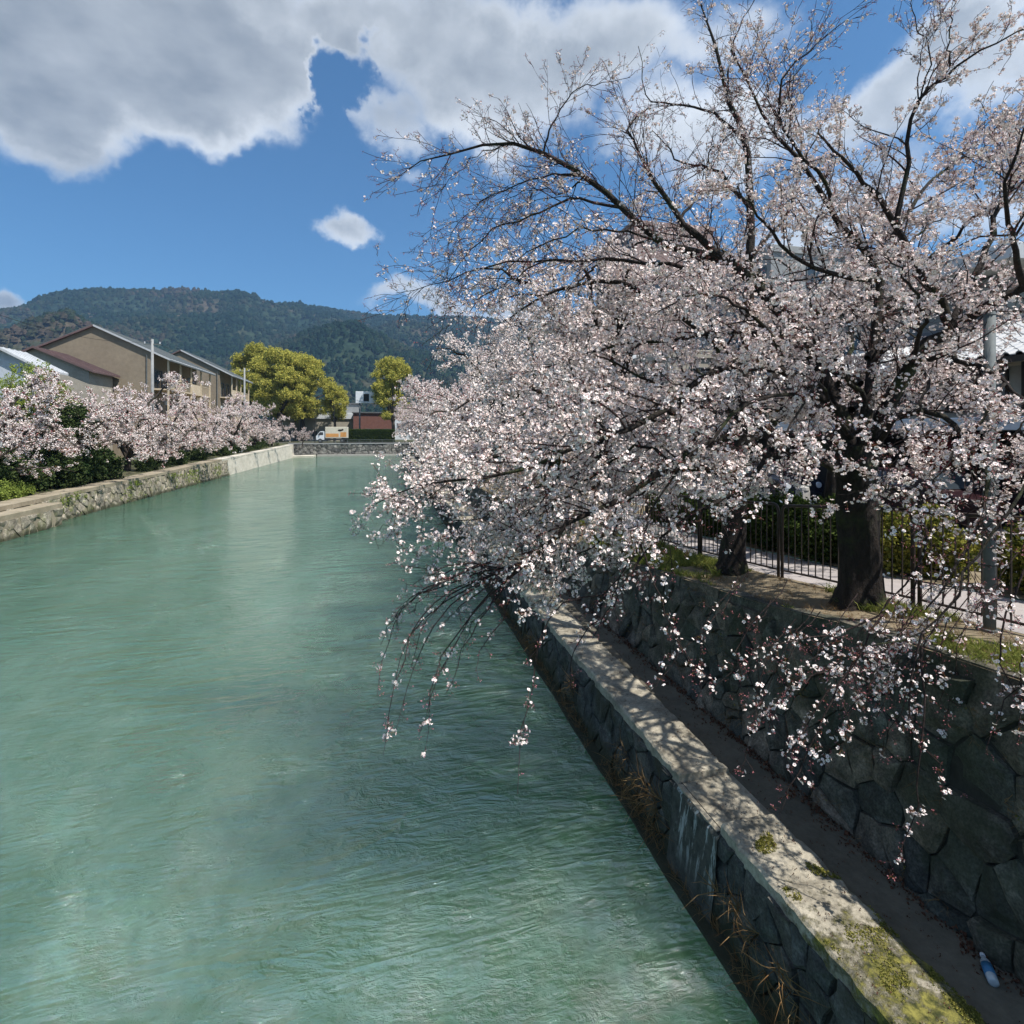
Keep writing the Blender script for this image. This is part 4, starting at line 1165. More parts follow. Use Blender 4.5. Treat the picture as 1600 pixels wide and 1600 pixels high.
whip([(1350, 1010, 4.05), (1290, 1110, 4.0), (1255, 1190, 3.95), (1215, 1275, 3.9)], dens=.45)
whip([(1440, 990, 4.0), (1420, 1110, 3.95), (1465, 1200, 3.9), (1478, 1240, 3.9)], dens=.6)
whip([(1440, 1010, 4.0), (1440, 1150, 3.9), (1425, 1270, 3.85), (1395, 1368, 3.8)], dens=.5)
whip([(1600, 890, 4.0), (1560, 1010, 3.9), (1575, 1080, 3.85), (1540, 1170, 3.8)], dens=.5)
whip([(1380, 960, 4.5), (1320, 1050, 4.3), (1260, 1130, 4.2), (1240, 1180, 4.1)], dens=.6)
whip([(1380, 960, 4.5), (1300, 990, 4.3), (1200, 1010, 4.2), (1110, 1080, 4.2)], dens=.6)
whip([(1290, 1050, 4.1), (1230, 1080, 4.1), (1200, 1130, 4.1)], dens=.7)
whip([(1000, 850, 4.4), (1030, 930, 4.3), (1060, 1010, 4.3), (1110, 1060, 4.3)], dens=.6)
whip([(1000, 850, 4.4), (970, 900, 4.4), (950, 950, 4.45), (930, 1000, 4.5)], dens=.7)
whip([(1000, 870, 4.7), (960, 940, 4.6), (900, 1010, 4.6), (890, 1080, 4.6)], dens=.5)
whip([(1440, 880, 4.7), (1420, 950, 4.4), (1400, 1040, 4.2), (1370, 1120, 4.1)], dens=.6)
whip([(1640, 680, 4.3), (1620, 900, 3.9), (1600, 1050, 3.8), (1590, 1160, 3.7)], dens=.6)
whip([(940, 930, 4.7), (860, 960, 4.6), (835, 1060, 4.55), (815, 1150, 4.5), (805, 1240, 4.5)], .006, dens=.35)
for ex, ey, cx, cy in ((600, 1182, 650, 980), (618, 1140, 690, 960), (596, 1010, 650, 930), (622, 965, 680, 915), (655, 1150, 730, 970), (700, 1085, 755, 960), (640, 1050, 690, 940), (588, 1085, 640, 940), (720, 1020, 770, 940), (610, 880, 690, 890), (668, 900, 720, 905), (665, 1168, 700, 1010), (640, 960, 700, 905), (690, 985, 745, 930), (745, 1050, 790, 960), (612, 1080, 670, 950), (630, 925, 700, 890)):
    q_ = rt.uniform(0, 1); x0_, y0_ = 795 + 62 * q_, 901 - 48 * q_
    whip([(x0_, y0_, 4.8 + .05 * q_), ((cx + x0_) / 2, (cy + y0_) / 2 - 10, 4.8), (cx, cy, 4.8 + rt.normal() * .12), ((cx + ex) / 2 - 10, (cy + ey) / 2, 4.8 + rt.normal() * .15), (ex, ey, 4.8 + rt.normal() * .15)], .008, .002, .28)


for _k in range(22):      # finer twigs hanging in front of the big wall
    ax_, ay_ = rt.uniform(1080, 1560), rt.uniform(930, 1040)
    ln_ = rt.uniform(60, 190); dx_ = rt.uniform(-90, 40); dd_ = rt.uniform(4.0, 4.5)
    whip([(ax_ + 60, ay_ - 70, dd_ + .1), (ax_ + 10, ay_, dd_), (ax_ + dx_ * .6, ay_ + ln_ * .55, dd_ - .05), (ax_ + dx_, ay_ + ln_, dd_ - .1)], .004, .0015, rt.uniform(.35, .8))


def local(p, o): return np.array([list(Vector(q) - o) for q in p])


def near_cherry():
    o = Vector((base.x, base.y, TZ - 0.03))
    root = empty('cherry_tree', o, 'big cherry with the thickest, nearest dark trunk, its limbs reaching over the canal', 'cherry tree', 'blossoming cherry trees')
    trunk = resample(local(tr, o), 16, rt, 0.006)
    TR = np.interp(np.linspace(0, 1, 16), [0, .08, .25, .6, 1], [.33, .255, .215, .20, .15])
    V, Q = tubes([(trunk[None], TR[None], 18)])
    V = V + nrm(V * np.array([1, 1, 0]) - np.repeat(trunk, 18, 0) * np.array([1, 1, 0])) * (np.array([math.sin(v[2] * 3 + 4 * math.atan2(v[1], v[0])) for v in V]) * 0.030)[:, None]
    link('trunk', me_quads('trunk', V, Q, M['bark'], smooth=True), root)
    P, R, A = [], [], []
    for pts, r0, r1, dens, up, lf in NEAR:
        p = resample(local(pts, o), 16, rt, 0.018); r = r0 + (r1 - r0) * np.linspace(0, 1, 16) ** 0.75
        P.append(p); R.append(r); A.append((dens, up, lf))
        V, Q = tubes([(p[None], r[None], 10)])
        link('limb', me_quads('limb', V, Q, M['bark'], smooth=True), root)
    P1, R1, A1 = np.array(P), np.array(R), np.array(A)
    P, R, A = [], [], []
    for pts, r0, r1, dens, up, lf in WHIPS:
        P.append(resample(local(pts, o), 12, rt, 0.012)); R.append(np.linspace(r0, r1, 12)); A.append((dens, up, lf))
    PW, RW, AW = np.array(P), np.array(R), np.array(A)
    P2, R2, A2, t2 = spawn(rt, P1, R1, A1, 10.5, 0.14, 1.15, (0.45, 1.2), 0.10, -0.05, 0.13, 8, 0.013, 0.5)
    A2[:, 0] *= np.where(A2[:, 0] < 0.6, 1 - 0.25 * t2, 1.0)
    def keep2(P, R, A):
        m = P[:, -1] + np.array(o)[None]; k = ~((m[:, 1] > 3.6) & (m[:, 2] < 4.9) & (m[:, 0] < -.36)); return P[k], R[k], A[k]
    P2, R2, A2 = keep2(P2, R2, A2)
    P3, R3, A3, _ = spawn(rt, P2, R2, A2, 7.5, 0.08, 0.40, (0.35, 1.05), 0.05, -0.06, 0.17, 6, 0.004)
    def keep(P, R, A):      # open side of the crown over the water between the lower arm and the upper spray
        m = P[:, -1] + np.array(o)[None]
        k = ~((m[:, 1] > 3.6) & (m[:, 2] < 4.9) & (m[:, 0] < -.42)) & ~((m[:, 1] > 4.6) & (m[:, 2] > 4.25) & (m[:, 2] < 6.3) & (m[:, 0] < .62))
        return P[k], R[k], A[k]
    P3, R3, A3 = keep(P3, R3, A3)
    hi = (A1[:, 0] < .6) & (P1[:, -1, 2] + o.z > 5.2)      # bare, fine spray of the upper limbs
    PB, RB, AB, _ = spawn(rt, P1[hi], R1[hi], A1[hi], 6.5, .30, 1.5, (.35, 1.0), .06, -.10, .12, 9, .008, .45)
    PC, RC, AC, _ = spawn(rt, PB, RB, AB, 6.5, .15, .42, (.35, .95), .05, .02, .16, 5, .003)
    AB[:, 0] *= .25; AC[:, 0] *= .55
    P5, R5, A5 = PC, RC, AC
    P3w, R3w, A3w, _ = spawn(rt, PW, RW, AW, 10.0, 0.10, 0.32, (0.35, 1.1), 0.10, 0.10, 0.18, 5, 0.0030)
    P3, R3, A3 = np.vstack([P3]), np.vstack([R3]), np.vstack([A3])
    P4, R4, A4, _ = spawn(rt, P3, R3, A3, 3.0, 0.1, 0.12, (0.5, 1.2), 0.1, 0.05, 0.2, 3, 0.0024)
    V, Q = tubes([(P2, R2, 5), (P3, np.maximum(R3, .0026), 3), (P4, np.maximum(R4, .002), 3)])
    link('twigs', me_quads('twigs', V, Q, M['twig']), root, kind='stuff')
    V, Q = tubes([(PB, np.maximum(RB, .0028), 4), (P5, np.maximum(R5, .0023), 3)]); link('fine_twigs', me_quads('fine_twigs', V, Q, M['twig']), root, kind='stuff')
    for k in range(len(PW)):
        V, Q = tubes([(PW[k:k + 1], RW[k:k + 1], 6)]); link('hanging_shoot', me_quads('hanging_shoot', V, Q, M['twig'], smooth=True), root)
    V, Q = tubes([(P3w, np.maximum(R3w, .0017), 4)]); link('side_shoots', me_quads('side_shoots', V, Q, M['twig']), root, kind='stuff')
    # blossom clusters
    g = [(P2, R2, A2 * np.array([.9, 1, 1])), (P3, R3, A3), (P4, R4, A4), (PB, RB, AB), (P5, R5, A5)]
    pts, dn = clusters_on(rt, g, 11.5, jit=0.016)
    ptw, dnw = clusters_on(rt, [(PW, RW, AW * np.array([.8, 1, 1])), (P3w, R3w, A3w)], 12.0, t0=.2, jit=.012)
    # bud tips on sparse shoots: end point of every side twig
    tips = np.vstack([P5[:, -1], P5[:, 3], PB[:, -1], P3[A3[:, 0] < .6][:, -1], P3w[:, -1], P4[A4[:, 0] < .6][:, -1]])
    allp = np.vstack([pts, ptw]); alld = np.concatenate([dn, dnw])
    which = np.where(rt.uniform(size=len(allp)) < np.clip(1.45 - alld, .05, .9), rt.choice([4, 5, 6, 7, 4, 1], len(allp)), rt.integers(0, 4, len(allp)))
    size = rt.uniform(.68, 1.02, len(allp)) * np.where(alld < .6, .88, 1.0)
    world = allp + np.array(o)[None]
    dist = np.linalg.norm(world - np.array([[0, 0, CZ]]), axis=1)
    dd = world[:, 0] * SY + world[:, 1] * CY
    inview = (dd > 1) & (np.abs((world[:, 0] * CY - world[:, 1] * SY) / np.maximum(dd, .1)) < .93)
    key = np.where(inview & (which < 6), dist / size, 1e9); order = np.argsort(key)[:280]
    sel = np.zeros(len(allp), bool); sel[order] = True
    pm = bpy.data.collections['blossom_near'].objects
    ms = sorted(pm, key=lambda q: q.name)
    for k in np.where(sel)[0]:
        b = link('blossom_cluster', ms[int(which[k])].data, root, Vector(allp[k]))
        b.rotation_euler = tuple(rt.uniform(0, 6.28, 3)); b.scale = (size[k],) * 3
    ap = np.vstack([allp[~sel], tips]); aw = np.concatenate([which[~sel], rt.integers(6, 8, len(tips))]); az = np.concatenate([size[~sel], rt.uniform(.7, 1.0, len(tips))])
    scatter('blossoms', ap, az, G_NEAR, rt, root, which=aw)
    print('near cherry clusters', len(allp), 'tips', len(tips), 'twigs', len(P2), len(P3), len(P4), len(P3w))
    return root


near_cherry()

# second tree: tall dark leader behind the first
def second_cherry():
    rng = np.random.default_rng(33)
    b = W(1143, 893, 8.3); o = Vector((b.x, b.y, Z_STREET(b.y) - 0.03))
    root = empty('cherry_tree', o, 'second cherry from the viewer, slimmer trunk left of the big one, tall upright leader', 'cherry tree', 'blossoming cherry trees')
    trunk = resample(local([W(1143, 893, 8.3), W(1145, 840, 8.35), W(1149, 780, 8.4), W(1155, 715, 8.5)], o), 12, rng, .01)
    V, Q = tubes([(trunk[None], np.interp(np.linspace(0, 1, 12), [0, .12, 1], [.27, .19, .15])[None], 12)])
    link('trunk', me_quads('trunk', V, Q, M['bark'], smooth=True), root)
    L = [([(1155, 715, 8.5), (1166, 600, 8.6), (1172, 450, 8.7), (1175, 330, 8.8), (1162, 219, 8.8), (1137, 144, 8.8), (1118, 70, 8.8), (1094, 5, 8.8)], .12, .010, .42, .3, .7),
         ([(1162, 219, 8.8), (1110, 175, 8.9), (1060, 165, 9.0), (1010, 150, 9.0), (1000, 70, 9.0)], .03, .005, .2, .2, .7),
         ([(1137, 144, 8.8), (1150, 60, 8.8), (1190, -20, 8.8)], .02, .005, .2, .3, .7),
         ([(1175, 330, 8.8), (1120, 270, 9.0), (1060, 250, 9.1), (1020, 200, 9.2)], .04, .006, .35, .2, .8),
         ([(1175, 400, 8.8), (1230, 330, 9.2), (1260, 240, 9.5), (1300, 170, 9.7)], .04, .006, .5, .2, .9),
         ([(1166, 600, 8.6), (1100, 520, 8.7), (1030, 470, 8.8), (950, 440, 8.9), (880, 450, 9.0), (820, 480, 9.1), (780, 505, 9.2)], .08, .008, .95, .1, 1.0),
         ([(1155, 715, 8.5), (1080, 660, 8.4), (1000, 620, 8.3), (900, 610, 8.3), (830, 640, 8.4), (770, 680, 8.5)], .08, .008, 1.0, 0, 1.0),
         ([(1155, 740, 8.5), (1080, 730, 8.2), (1000, 750, 8.0), (900, 770, 7.9), (810, 800, 7.8), (740, 830, 7.8)], .07, .008, .95, -.05, .9),
         ([(1166, 640, 8.6), (1230, 560, 9.0), (1290, 480, 9.5), (1340, 420, 10.0)], .07, .01, 1.0, .1, 1.1),
         ([(1155, 700, 8.5), (1230, 650, 8.8), (1320, 620, 9.2), (1400, 610, 9.6)], .07, .01, 1.0, .05, 1.0),
         ([(1160, 660, 8.6), (1110, 600, 9.4), (1060, 550, 10.2), (1000, 520, 11.0)], .06, .01, 1.0, .1, 1.1),
         ([(1172, 500, 8.7), (1120, 430, 9.3), (1080, 400, 9.9), (1030, 370, 10.4)], .05, .01, .8, .1, 1.0)]
    P, R, A = [], [], []
    for pts, r0, r1, dens, up, lf in L:
        p = resample(local([W(*q) for q in pts], o), 14, rng, .02); r = r0 + (r1 - r0) * np.linspace(0, 1, 14) ** .75
        P.append(p); R.append(r); A.append((dens, up, lf))
        V, Q = tubes([(p[None], r[None], 8)]); link('limb', me_quads('limb', V, Q, M['bark'], smooth=True), root)
    P1, R1, A1 = np.array(P), np.array(R), np.array(A)
    P2, R2, A2, _ = spawn(rng, P1, R1, A1, 8.5, .15, 1.2, (.45, 1.15), .1, -.05, .13, 8, .014, .5)
    P3, R3, A3, _ = spawn(rng, P2, R2, A2, 5.0, .08, .5, (.35, 1.05), .05, -.06, .17, 5, .005)
    V, Q = tubes([(P2, R2, 4), (P3, np.maximum(R3, .0024), 3)]); link('twigs', me_quads('twigs', V, Q, M['twig']), root, kind='stuff')
    pts, dn = clusters_on(rng, [(P2, R2, A2), (P3, R3, A3)], 12.0, jit=.03)
    which = np.where(rng.uniform(size=len(pts)) < np.clip(1.3 - dn, .05, .9), rng.choice([4, 5, 6, 7], len(pts)), rng.integers(0, 4, len(pts)))
    scatter('blossoms', pts, rng.uniform(.9, 1.3, len(pts)), G_NEAR, rng, root, which=which)
    print('second', len(pts))


second_cherry()

# the rest of the row along the right bank
rr = np.random.default_rng(77)
ROW = [(11.5, 0), (16.5, 1), (22, 0), (28, 1), (35, 0), (43, 1), (52, 0), (62, 1), (73, 0), (85, 1), (97, 0)]
ORD = ['third', 'fourth', 'fifth', 'sixth', 'seventh', 'eighth', 'ninth', 'tenth', 'eleventh', 'twelfth', 'last and farthest']
midT = [cherry(rr, 7.2, 3.5, 11, (-0.3, 0), .19, 4.6, 5.6, low=.2), cherry(rr, 7.4, 3.5, 11, (-0.25, .1), .19, 4.6, 5.6, low=.2)]
farT = [cherry(rr, 7.4, 3.8, 10, (-0.3, 0), .2, 3.4, 4.0, low=.2), cherry(rr, 7.0, 3.9, 10, (-0.25, .1), .2, 3.0, 3.8, low=.25), cherry(rr, 6.8, 4.2, 10, (-0.2, -.1), .19, 3.4, 4.0, low=.2)]
far_src = {}
for k, (y, v) in enumerate(ROW):
    lab = '%s cherry of the blossoming right-bank row, counted from the viewer' % ORD[k]
    loc = (5.05, y, Z_STREET(y) - 0.05)
    if k < 3:
        put_tree('cherry_tree', lab, loc, rr, midT[v], G_MID, 9.5, (.8, 1.25), 'blossoming cherry trees', rz=[0.0, 2.6, 0.4][k] * 0.3, bark='bark')
    elif k < 5 or v not in far_src:
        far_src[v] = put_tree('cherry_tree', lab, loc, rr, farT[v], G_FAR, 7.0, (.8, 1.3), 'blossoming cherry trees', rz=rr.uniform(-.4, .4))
    else:
        c = copy_tree(far_src[v]); c.location = loc; c.rotation_euler = (0, 0, rr.uniform(-.6, .6)); c['label'] = lab
# left bank row
LROW = [(34, -20.5, 'full cherry behind the half-bare one, before the blue-white gable', 1.1, 1), (42, -21.5, 'cherry set back from the canal behind the dark evergreens', 1.15, 2),
        (30, -18.9, 'half-bare cherry with mossy limbs at the near left edge behind the landing block', .95, 2),
        (37.0, -18.6, 'cherry above the dark evergreen on the left bank, nearest fully blossoming one', 1.12, 0),
        (46, -18.8, 'broad cherry on the left bank in front of the tan gable', 1.2, 1),
        (53, -18.7, 'cherry on the left bank below the cream balconies', 1.16, 2),
        (62, -18.6, 'rounded cherry on the left bank between the two tan apartment blocks', 1.25, 0),
        (72, -18.5, 'cherry on the left bank below the farther tan apartment block', 1.2, 1),
        (84, -18.4, 'cherry on the left bank where the wall turns to smooth concrete', 1.05, 2),
        (95, -18.2, 'low cherry at the far end of the left bank, left of the truck', .8, 0),
        (103, -14.6, 'smallest pinkish cherry at the far left corner of the canal', .5, 1)]
left_src = {}
for y, x, lab, s, v in LROW:
    z = Z_LEFT(y)
    if y == 30:
        c = put_tree('cherry_tree', lab, (x, y, z), rr, cherry(rr, 6.0, 4.2, 7, (.3, 0), .2, 2.6, 3.2), G_FAR, 4.2, (.7, 1.1), 'cherry trees on the left bank', rz=1.0)
    elif v not in left_src:
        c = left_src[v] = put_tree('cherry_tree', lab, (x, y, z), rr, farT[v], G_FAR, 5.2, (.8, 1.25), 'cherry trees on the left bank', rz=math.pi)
    else:
        c = copy_tree(left_src[v]); c.location = (x, y, z); c['label'] = lab; c.rotation_euler = (0, 0, math.pi + rr.uniform(-.8, .8))
    c.scale = (s * rr.uniform(.95, 1.1), s * rr.uniform(.95, 1.1), s * rr.uniform(.84, 1.06)); c.location.z -= .45 * s

# ------------------------------------------------------------------ shrubs, hedges, grasses
def blob_pts(rng, n, c, r, shell=.35):
    d = nrm(rng.normal(size=(n, 3))); rad = 1 - shell * rng.uniform(0, 1, n) ** 1.5
    wob = 1 + .22 * np.sin(d[:, 0] * 5 + c[0]) * np.cos(d[:, 1] * 4 + c[1]) + .12 * np.sin(d[:, 2] * 9)
    p = d * (rad * wob)[:, None] * np.array(r)[None]
    return p + np.array(c)[None]


def bush(name, loc, label, cat, blobs, G, n, size, rng, group=None, stem=True):
    root = empty(name, loc, label, cat, group)
    tot = sum(b[3] * b[4] * b[5] for b in blobs)
    P = np.vstack([blob_pts(rng, max(20, int(n * b[3] * b[4] * b[5] / tot)), b[:3], b[3:]) for b in blobs])
    P = P[P[:, 2] > 0.02]
    scatter('foliage', P, rng.uniform(size[0], size[1], len(P)), G, rng, root)
    if stem:
        mb = MB()
        for b in blobs: mb.tube([(b[0] * .2, b[1] * .2, -.05), (b[0] * .6, b[1] * .6, b[2] * .5), (b[0], b[1], b[2])], [.06, .04, .02], 5)
        mb.build('stem', M['bark_far'], root)
    return root


rb = np.random.default_rng(90)
bush('evergreen_shrub', (-18.3, 37.5, 1.35), 'dense dark evergreen shrub over the wall below the nearest left cherry', 'evergreen shrub', [(0, 0, 1.5, 1.5, 1.9, 1.7), (.3, -1.8, .9, 1.2, 1.3, 1.0), (.3, 2.2, .9, 1.1, 1.3, 1.0), (-.3, .3, 3.0, 1.3, 1.5, 1.5)], G_SHRUB, 3200, (1.0, 1.9), rb)
bush('evergreen_shrub', (-19.0, 31.5, 1.3), 'dark rounded evergreen shrub at the near left edge behind the pale grass clump', 'evergreen shrub', [(0, 0, 1.0, 1.4, 1.7, 1.1), (.3, 1.6, .8, 1.2, 1.3, .9)], G_SHRUB, 1900, (1.0, 1.8), rb)
bush('leafy_clump', (-17.8, 30.2, 1.3), 'pale green leafy clump on the left wall head at the near left edge', 'shrub', [(0, 0, .35, .7, 1.0, .5), (.1, 1.2, .3, .6, .8, .45), (0, -1.4, .3, .6, .9, .45)], G_LIGHT, 900, (.6, 1.1), rb)
bush('willow', (-21.4, 39.5, 1.4), 'yellow-green young willow before the blue-white gable at the far left', 'willow tree', [(0, 0, 5.6, 1.5, 1.5, 1.6), (.9, .5, 4.6, 1.2, 1.2, 1.6), (-.6, .2, 4.4, 1.2, 1.2, 1.5)], G_LIGHT, 1500, (.7, 1.2), rb)
for i, (y, s, lab) in enumerate(((47, .55, 'small low shrub under the broad left-bank cherry'), (53.5, .6, 'small low shrub on the left bank below the cream balconies'), (59, .55, 'small low shrub on the left bank just past the balconies'), (68, .7, 'low dark shrub under the rounded left-bank cherry'), (77, .8, 'low dark shrub on the left bank below the farther tan block'))):
    bush('low_shrub', (-17.9, y, Z_LEFT(y)), lab, 'shrub', [(0, 0, .3, s, s * 2.2, s * .9)], G_SHRUB, 350, (.6, 1.1), rb, 'low shrubs on the left bank')
P = np.column_stack([-19.3 + rb.normal(size=5200) * .9, rb.uniform(26, 100, 5200), np.abs(rb.normal(size=5200)) * .45])
P[:, 2] = P[:, 2] * .8 * (1 + .8 * np.sin(P[:, 1] * .9) * np.cos(P[:, 1] * .37)) + np.array([Z_LEFT(v) for v in P[:, 1]]) + .1
P = P[P[:, 0] < -17.5]
P = np.array([p for p in P if mnoise.noise(Vector((p[1] * .28, p[0] * .6, 4.0))) > .12])
props(scatter('undergrowth', P, rb.uniform(.9, 2.0, len(P)), G_SHRUB, rb), 'dark undergrowth below the left-bank cherries', 'undergrowth')
# hanging weeds on the left wall
P = np.vstack([np.column_stack([np.full(90, -15.98) - rb.uniform(0, .2, 90), y + rb.normal(size=90) * .8, rb.uniform(.1, 1.3, 90)]) for y in (26, 33, 40, 47, 50.5, 52, 58)])
props(scatter('wall_weeds', P, rb.uniform(.4, .9, len(P)), G_LIGHT, rb), 'green weeds hanging from the left canal wall', 'weeds')
# clipped bushes between pavement and road
HB = [(7.25, 7.6, .55, .9, .48, G_HEDGE, 'dark green clipped bush behind the railing, left of the rounded panel corner'),
      (7.3, 8.9, .5, .9, .5, G_HEDGE, 'dark green clipped bush seen beside the slim second trunk'),
      (7.3, 6.15, .5, .62, .45, G_DRYB, 'yellowing bush behind the railing left of the big trunk'),
      (7.4, 4.4, .5, .75, .42, G_DRYB, 'yellow-green bush right of the big trunk behind the railing'),
      (7.3, 3.0, .5, .7, .42, G_DRYB, 'yellow-green bush behind the railing left of the steel pole'),
      (7.4, 1.6, .5, .7, .45, G_DRYB, 'yellow-green bush at the right edge beyond the steel pole'),
      (7.3, 10.6, .5, .9, .5, G_HEDGE, 'dark green clipped bush beyond the slim second trunk'),
      (7.3, 12.8, .5, 1.0, .5, G_HEDGE, 'dark green clipped bush far along the railing, half hidden by blossom')]
for x, y, rx, ry, rz, G, lab in HB:
    bush('clipped_bush', (x, y, Z_STREET(y)), lab, 'bush', [(0, 0, rz * .9, rx, ry, rz)], G, 1100, (.8, 1.3), rb, 'bushes in the planting strip')
# grass on the verge
def verge_pts(n, y0, y1, cond):
    out = []
    while len(out) < n:
        x, y = rb.uniform(4.42, 5.38), rb.uniform(y0, y1)
        v = mnoise.noise(Vector((x * 1.6, y * .9, 3.3)))
        if v > cond: out.append((x, y, Z_WALL(y) + (Z_STREET(y) - Z_WALL(y)) * (x - XR1) / 1.04))
    return np.array(out)
tw = lambda n: np.column_stack([rb.normal(size=n) * .12, rb.normal(size=n) * .12, rb.uniform(0, 6.28, n)])
P = verge_pts(1900, 1.5, 16, .12); scatter('grass', P, rb.uniform(.35, 1.05, len(P)), G_GRASS, rb, turn=tw(len(P)))
P = verge_pts(900, 7.2, 12, -.5); scatter('grass', P, rb.uniform(.6, 1.4, len(P)), G_GRASS, rb, turn=tw(len(P)))
P = verge_pts(1300, 1.5, 14, -.5); scatter('dry_grass', P, rb.uniform(.12, .32, len(P)), G_DRYG, rb, turn=tw(len(P)))
# moss on the ledge, leaf litter in the gutter, weeds at the low wall
P = []
while len(P) < 5200:
    x, y = rb.uniform(3.0, 3.55), rb.uniform(1.3, 4.35)
    if mnoise.noise(Vector((x * 4.1, y * 3.3, 1.0))) + (2.9 - y) * .22 > .16: P.append((x, y, ZL))
P = np.array(P); props(scatter('moss', P, rb.uniform(.5, 1.3, len(P)), G_MOSS, rb))
P = np.column_stack([4.07 - np.abs(rb.normal(size=2600)) * .07, rb.uniform(1.0, 22, 2600), np.full(2600, ZPATH + .012)])
scatter('fallen_leaves', P, rb.uniform(.4, 1.0, len(P)), G_LITTER, rb)
P = np.column_stack([rb.uniform(3.58, 4.05, 300), rb.uniform(1.0, 12, 300), np.full(300, ZPATH + .01)])
scatter('fallen_leaves', P, rb.uniform(.25, .5, len(P)), G_LITTER, rb)
P = np.array([(2.90 - rb.uniform(0, .05), y + rb.normal() * .16, rb.uniform(.12, .55)) for y in (2.6, 3.7, 5.35, 5.6, 5.9, 6.2, 8.2, 10.5, 3.3, 4.1) for _ in range(9)])
T = np.column_stack([rb.normal(size=len(P)) * .3, -rb.uniform(.5, 1.5, len(P)), rb.normal(size=len(P)) * .3])
scatter('wall_weeds', P, rb.uniform(.5, 1.0, len(P)), G_DRYG, rb, turn=T)
P = np.array([(2.83 + rb.normal() * .04, rb.uniform(1.5, 14), .06) for _ in range(260)])
scatter('wall_weeds', P, rb.uniform(.25, .6, len(P)), G_DRYG, rb, turn=tw(len(P)))

P = []
while len(P) < 420:
    y = 1.2 + 13 * rb.uniform() ** 1.4; z = rb.uniform(ZPATH + .05, Z_WALL(y) - .05)
    if mnoise.noise(Vector((y * 1.3, z * 2.0, 9.0))) < .12: continue
    u = (z - ZPATH) / (Z_WALL(y) - ZPATH); P.append((FOOT_X + (HEAD_X - FOOT_X) * u - .02, y, z))
P = np.array(P); T = np.column_stack([rb.normal(size=len(P)) * .4, -rb.uniform(.7, 1.9, len(P)), rb.normal(size=len(P)) * .4])
scatter('wall_weeds', P, rb.uniform(.15, .45, len(P)), G_DRYG, rb, turn=T)
scatter('wall_moss', P[::2] + rb.normal(size=P[::2].shape) * np.array([.005, .05, .05]), rb.uniform(.6, 1.8, len(P[::2])), G_MOSS, rb)

P = np.column_stack([rb.uniform(3.0, 3.55, 700), rb.uniform(1.0, 12, 700), np.full(700, ZL + .006)])
scatter('fallen_leaves', P, rb.uniform(.12, .4, len(P)), G_LITTER, rb)

# a discarded drink bottle on the path
bp = Wx(1548, 1535, 3.95); b0 = Vector((3.93, bp.y, ZPATH + .033))
bt = empty('drink_bottle', b0, 'small clear and blue plastic bottle lying on the path in the bottom right corner', 'bottle', rz=.9)
M['pet'] = pmat("clear_plastic", (0.45, 0.5, 0.52), (0.4, 0.45, 0.48), 3.0, 0.15, spec=.8); M['blue'] = pmat("blue_label", (0.05, 0.18, 0.34), (0.05, 0.18, 0.34), 3.0, 0.4)
MB().tube([(-.1, 0, 0), (-.095, 0, 0), (-.03, 0, 0), (.05, 0, 0), (.085, 0, 0), (.10, 0, 0)], [.02, .031, .032, .031, .014, .013], 14).build('body', M['pet'], bt, smooth=True)
MB().tube([(-.05, 0, 0), (.03, 0, 0)], .0335, 14).build('sleeve', M['blue'], bt, smooth=True)
MB().tube([(.10, 0, 0), (.118, 0, 0)], .016, 12).build('cap', M['white'], bt, smooth=True)

# ------------------------------------------------------------------ left bank buildings
def window(parent, x, y, z, w, h, face, mf=None, rail=True):
    """framed window let into a wall. face '-y' or '+x'"""
    mf = mf or M['steel']
    fr, gl = MB(), MB(); t = .06
    def bx(mb, a0, a1, o0, o1, z0, z1):
        if face == '-y': mb.box(x + a0, x + a1, y - o1, y - o0, z0, z1)
        elif face == '-x': mb.box(x - o1, x - o0, y + a0, y + a1, z0, z1)
        else: mb.box(x + o0, x + o1, y + a0, y + a1, z0, z1)
    bx(fr, -w / 2 - t, -w / 2, -.02, .07, z - t, z + h + t); bx(fr, w / 2, w / 2 + t, -.02, .07, z - t, z + h + t)
    bx(fr, -w / 2, w / 2, -.02, .07, z + h, z + h + t); bx(fr, -w / 2, w / 2, -.02, .09, z - t, z)
    bx(fr, -.03, .03, -.01, .05, z, z + h)
    bx(gl, -w / 2, w / 2, -.01, .012, z, z + h)
    f = fr.build('window', mf, parent); gl.build('pane', M['glass'], f)
    return f


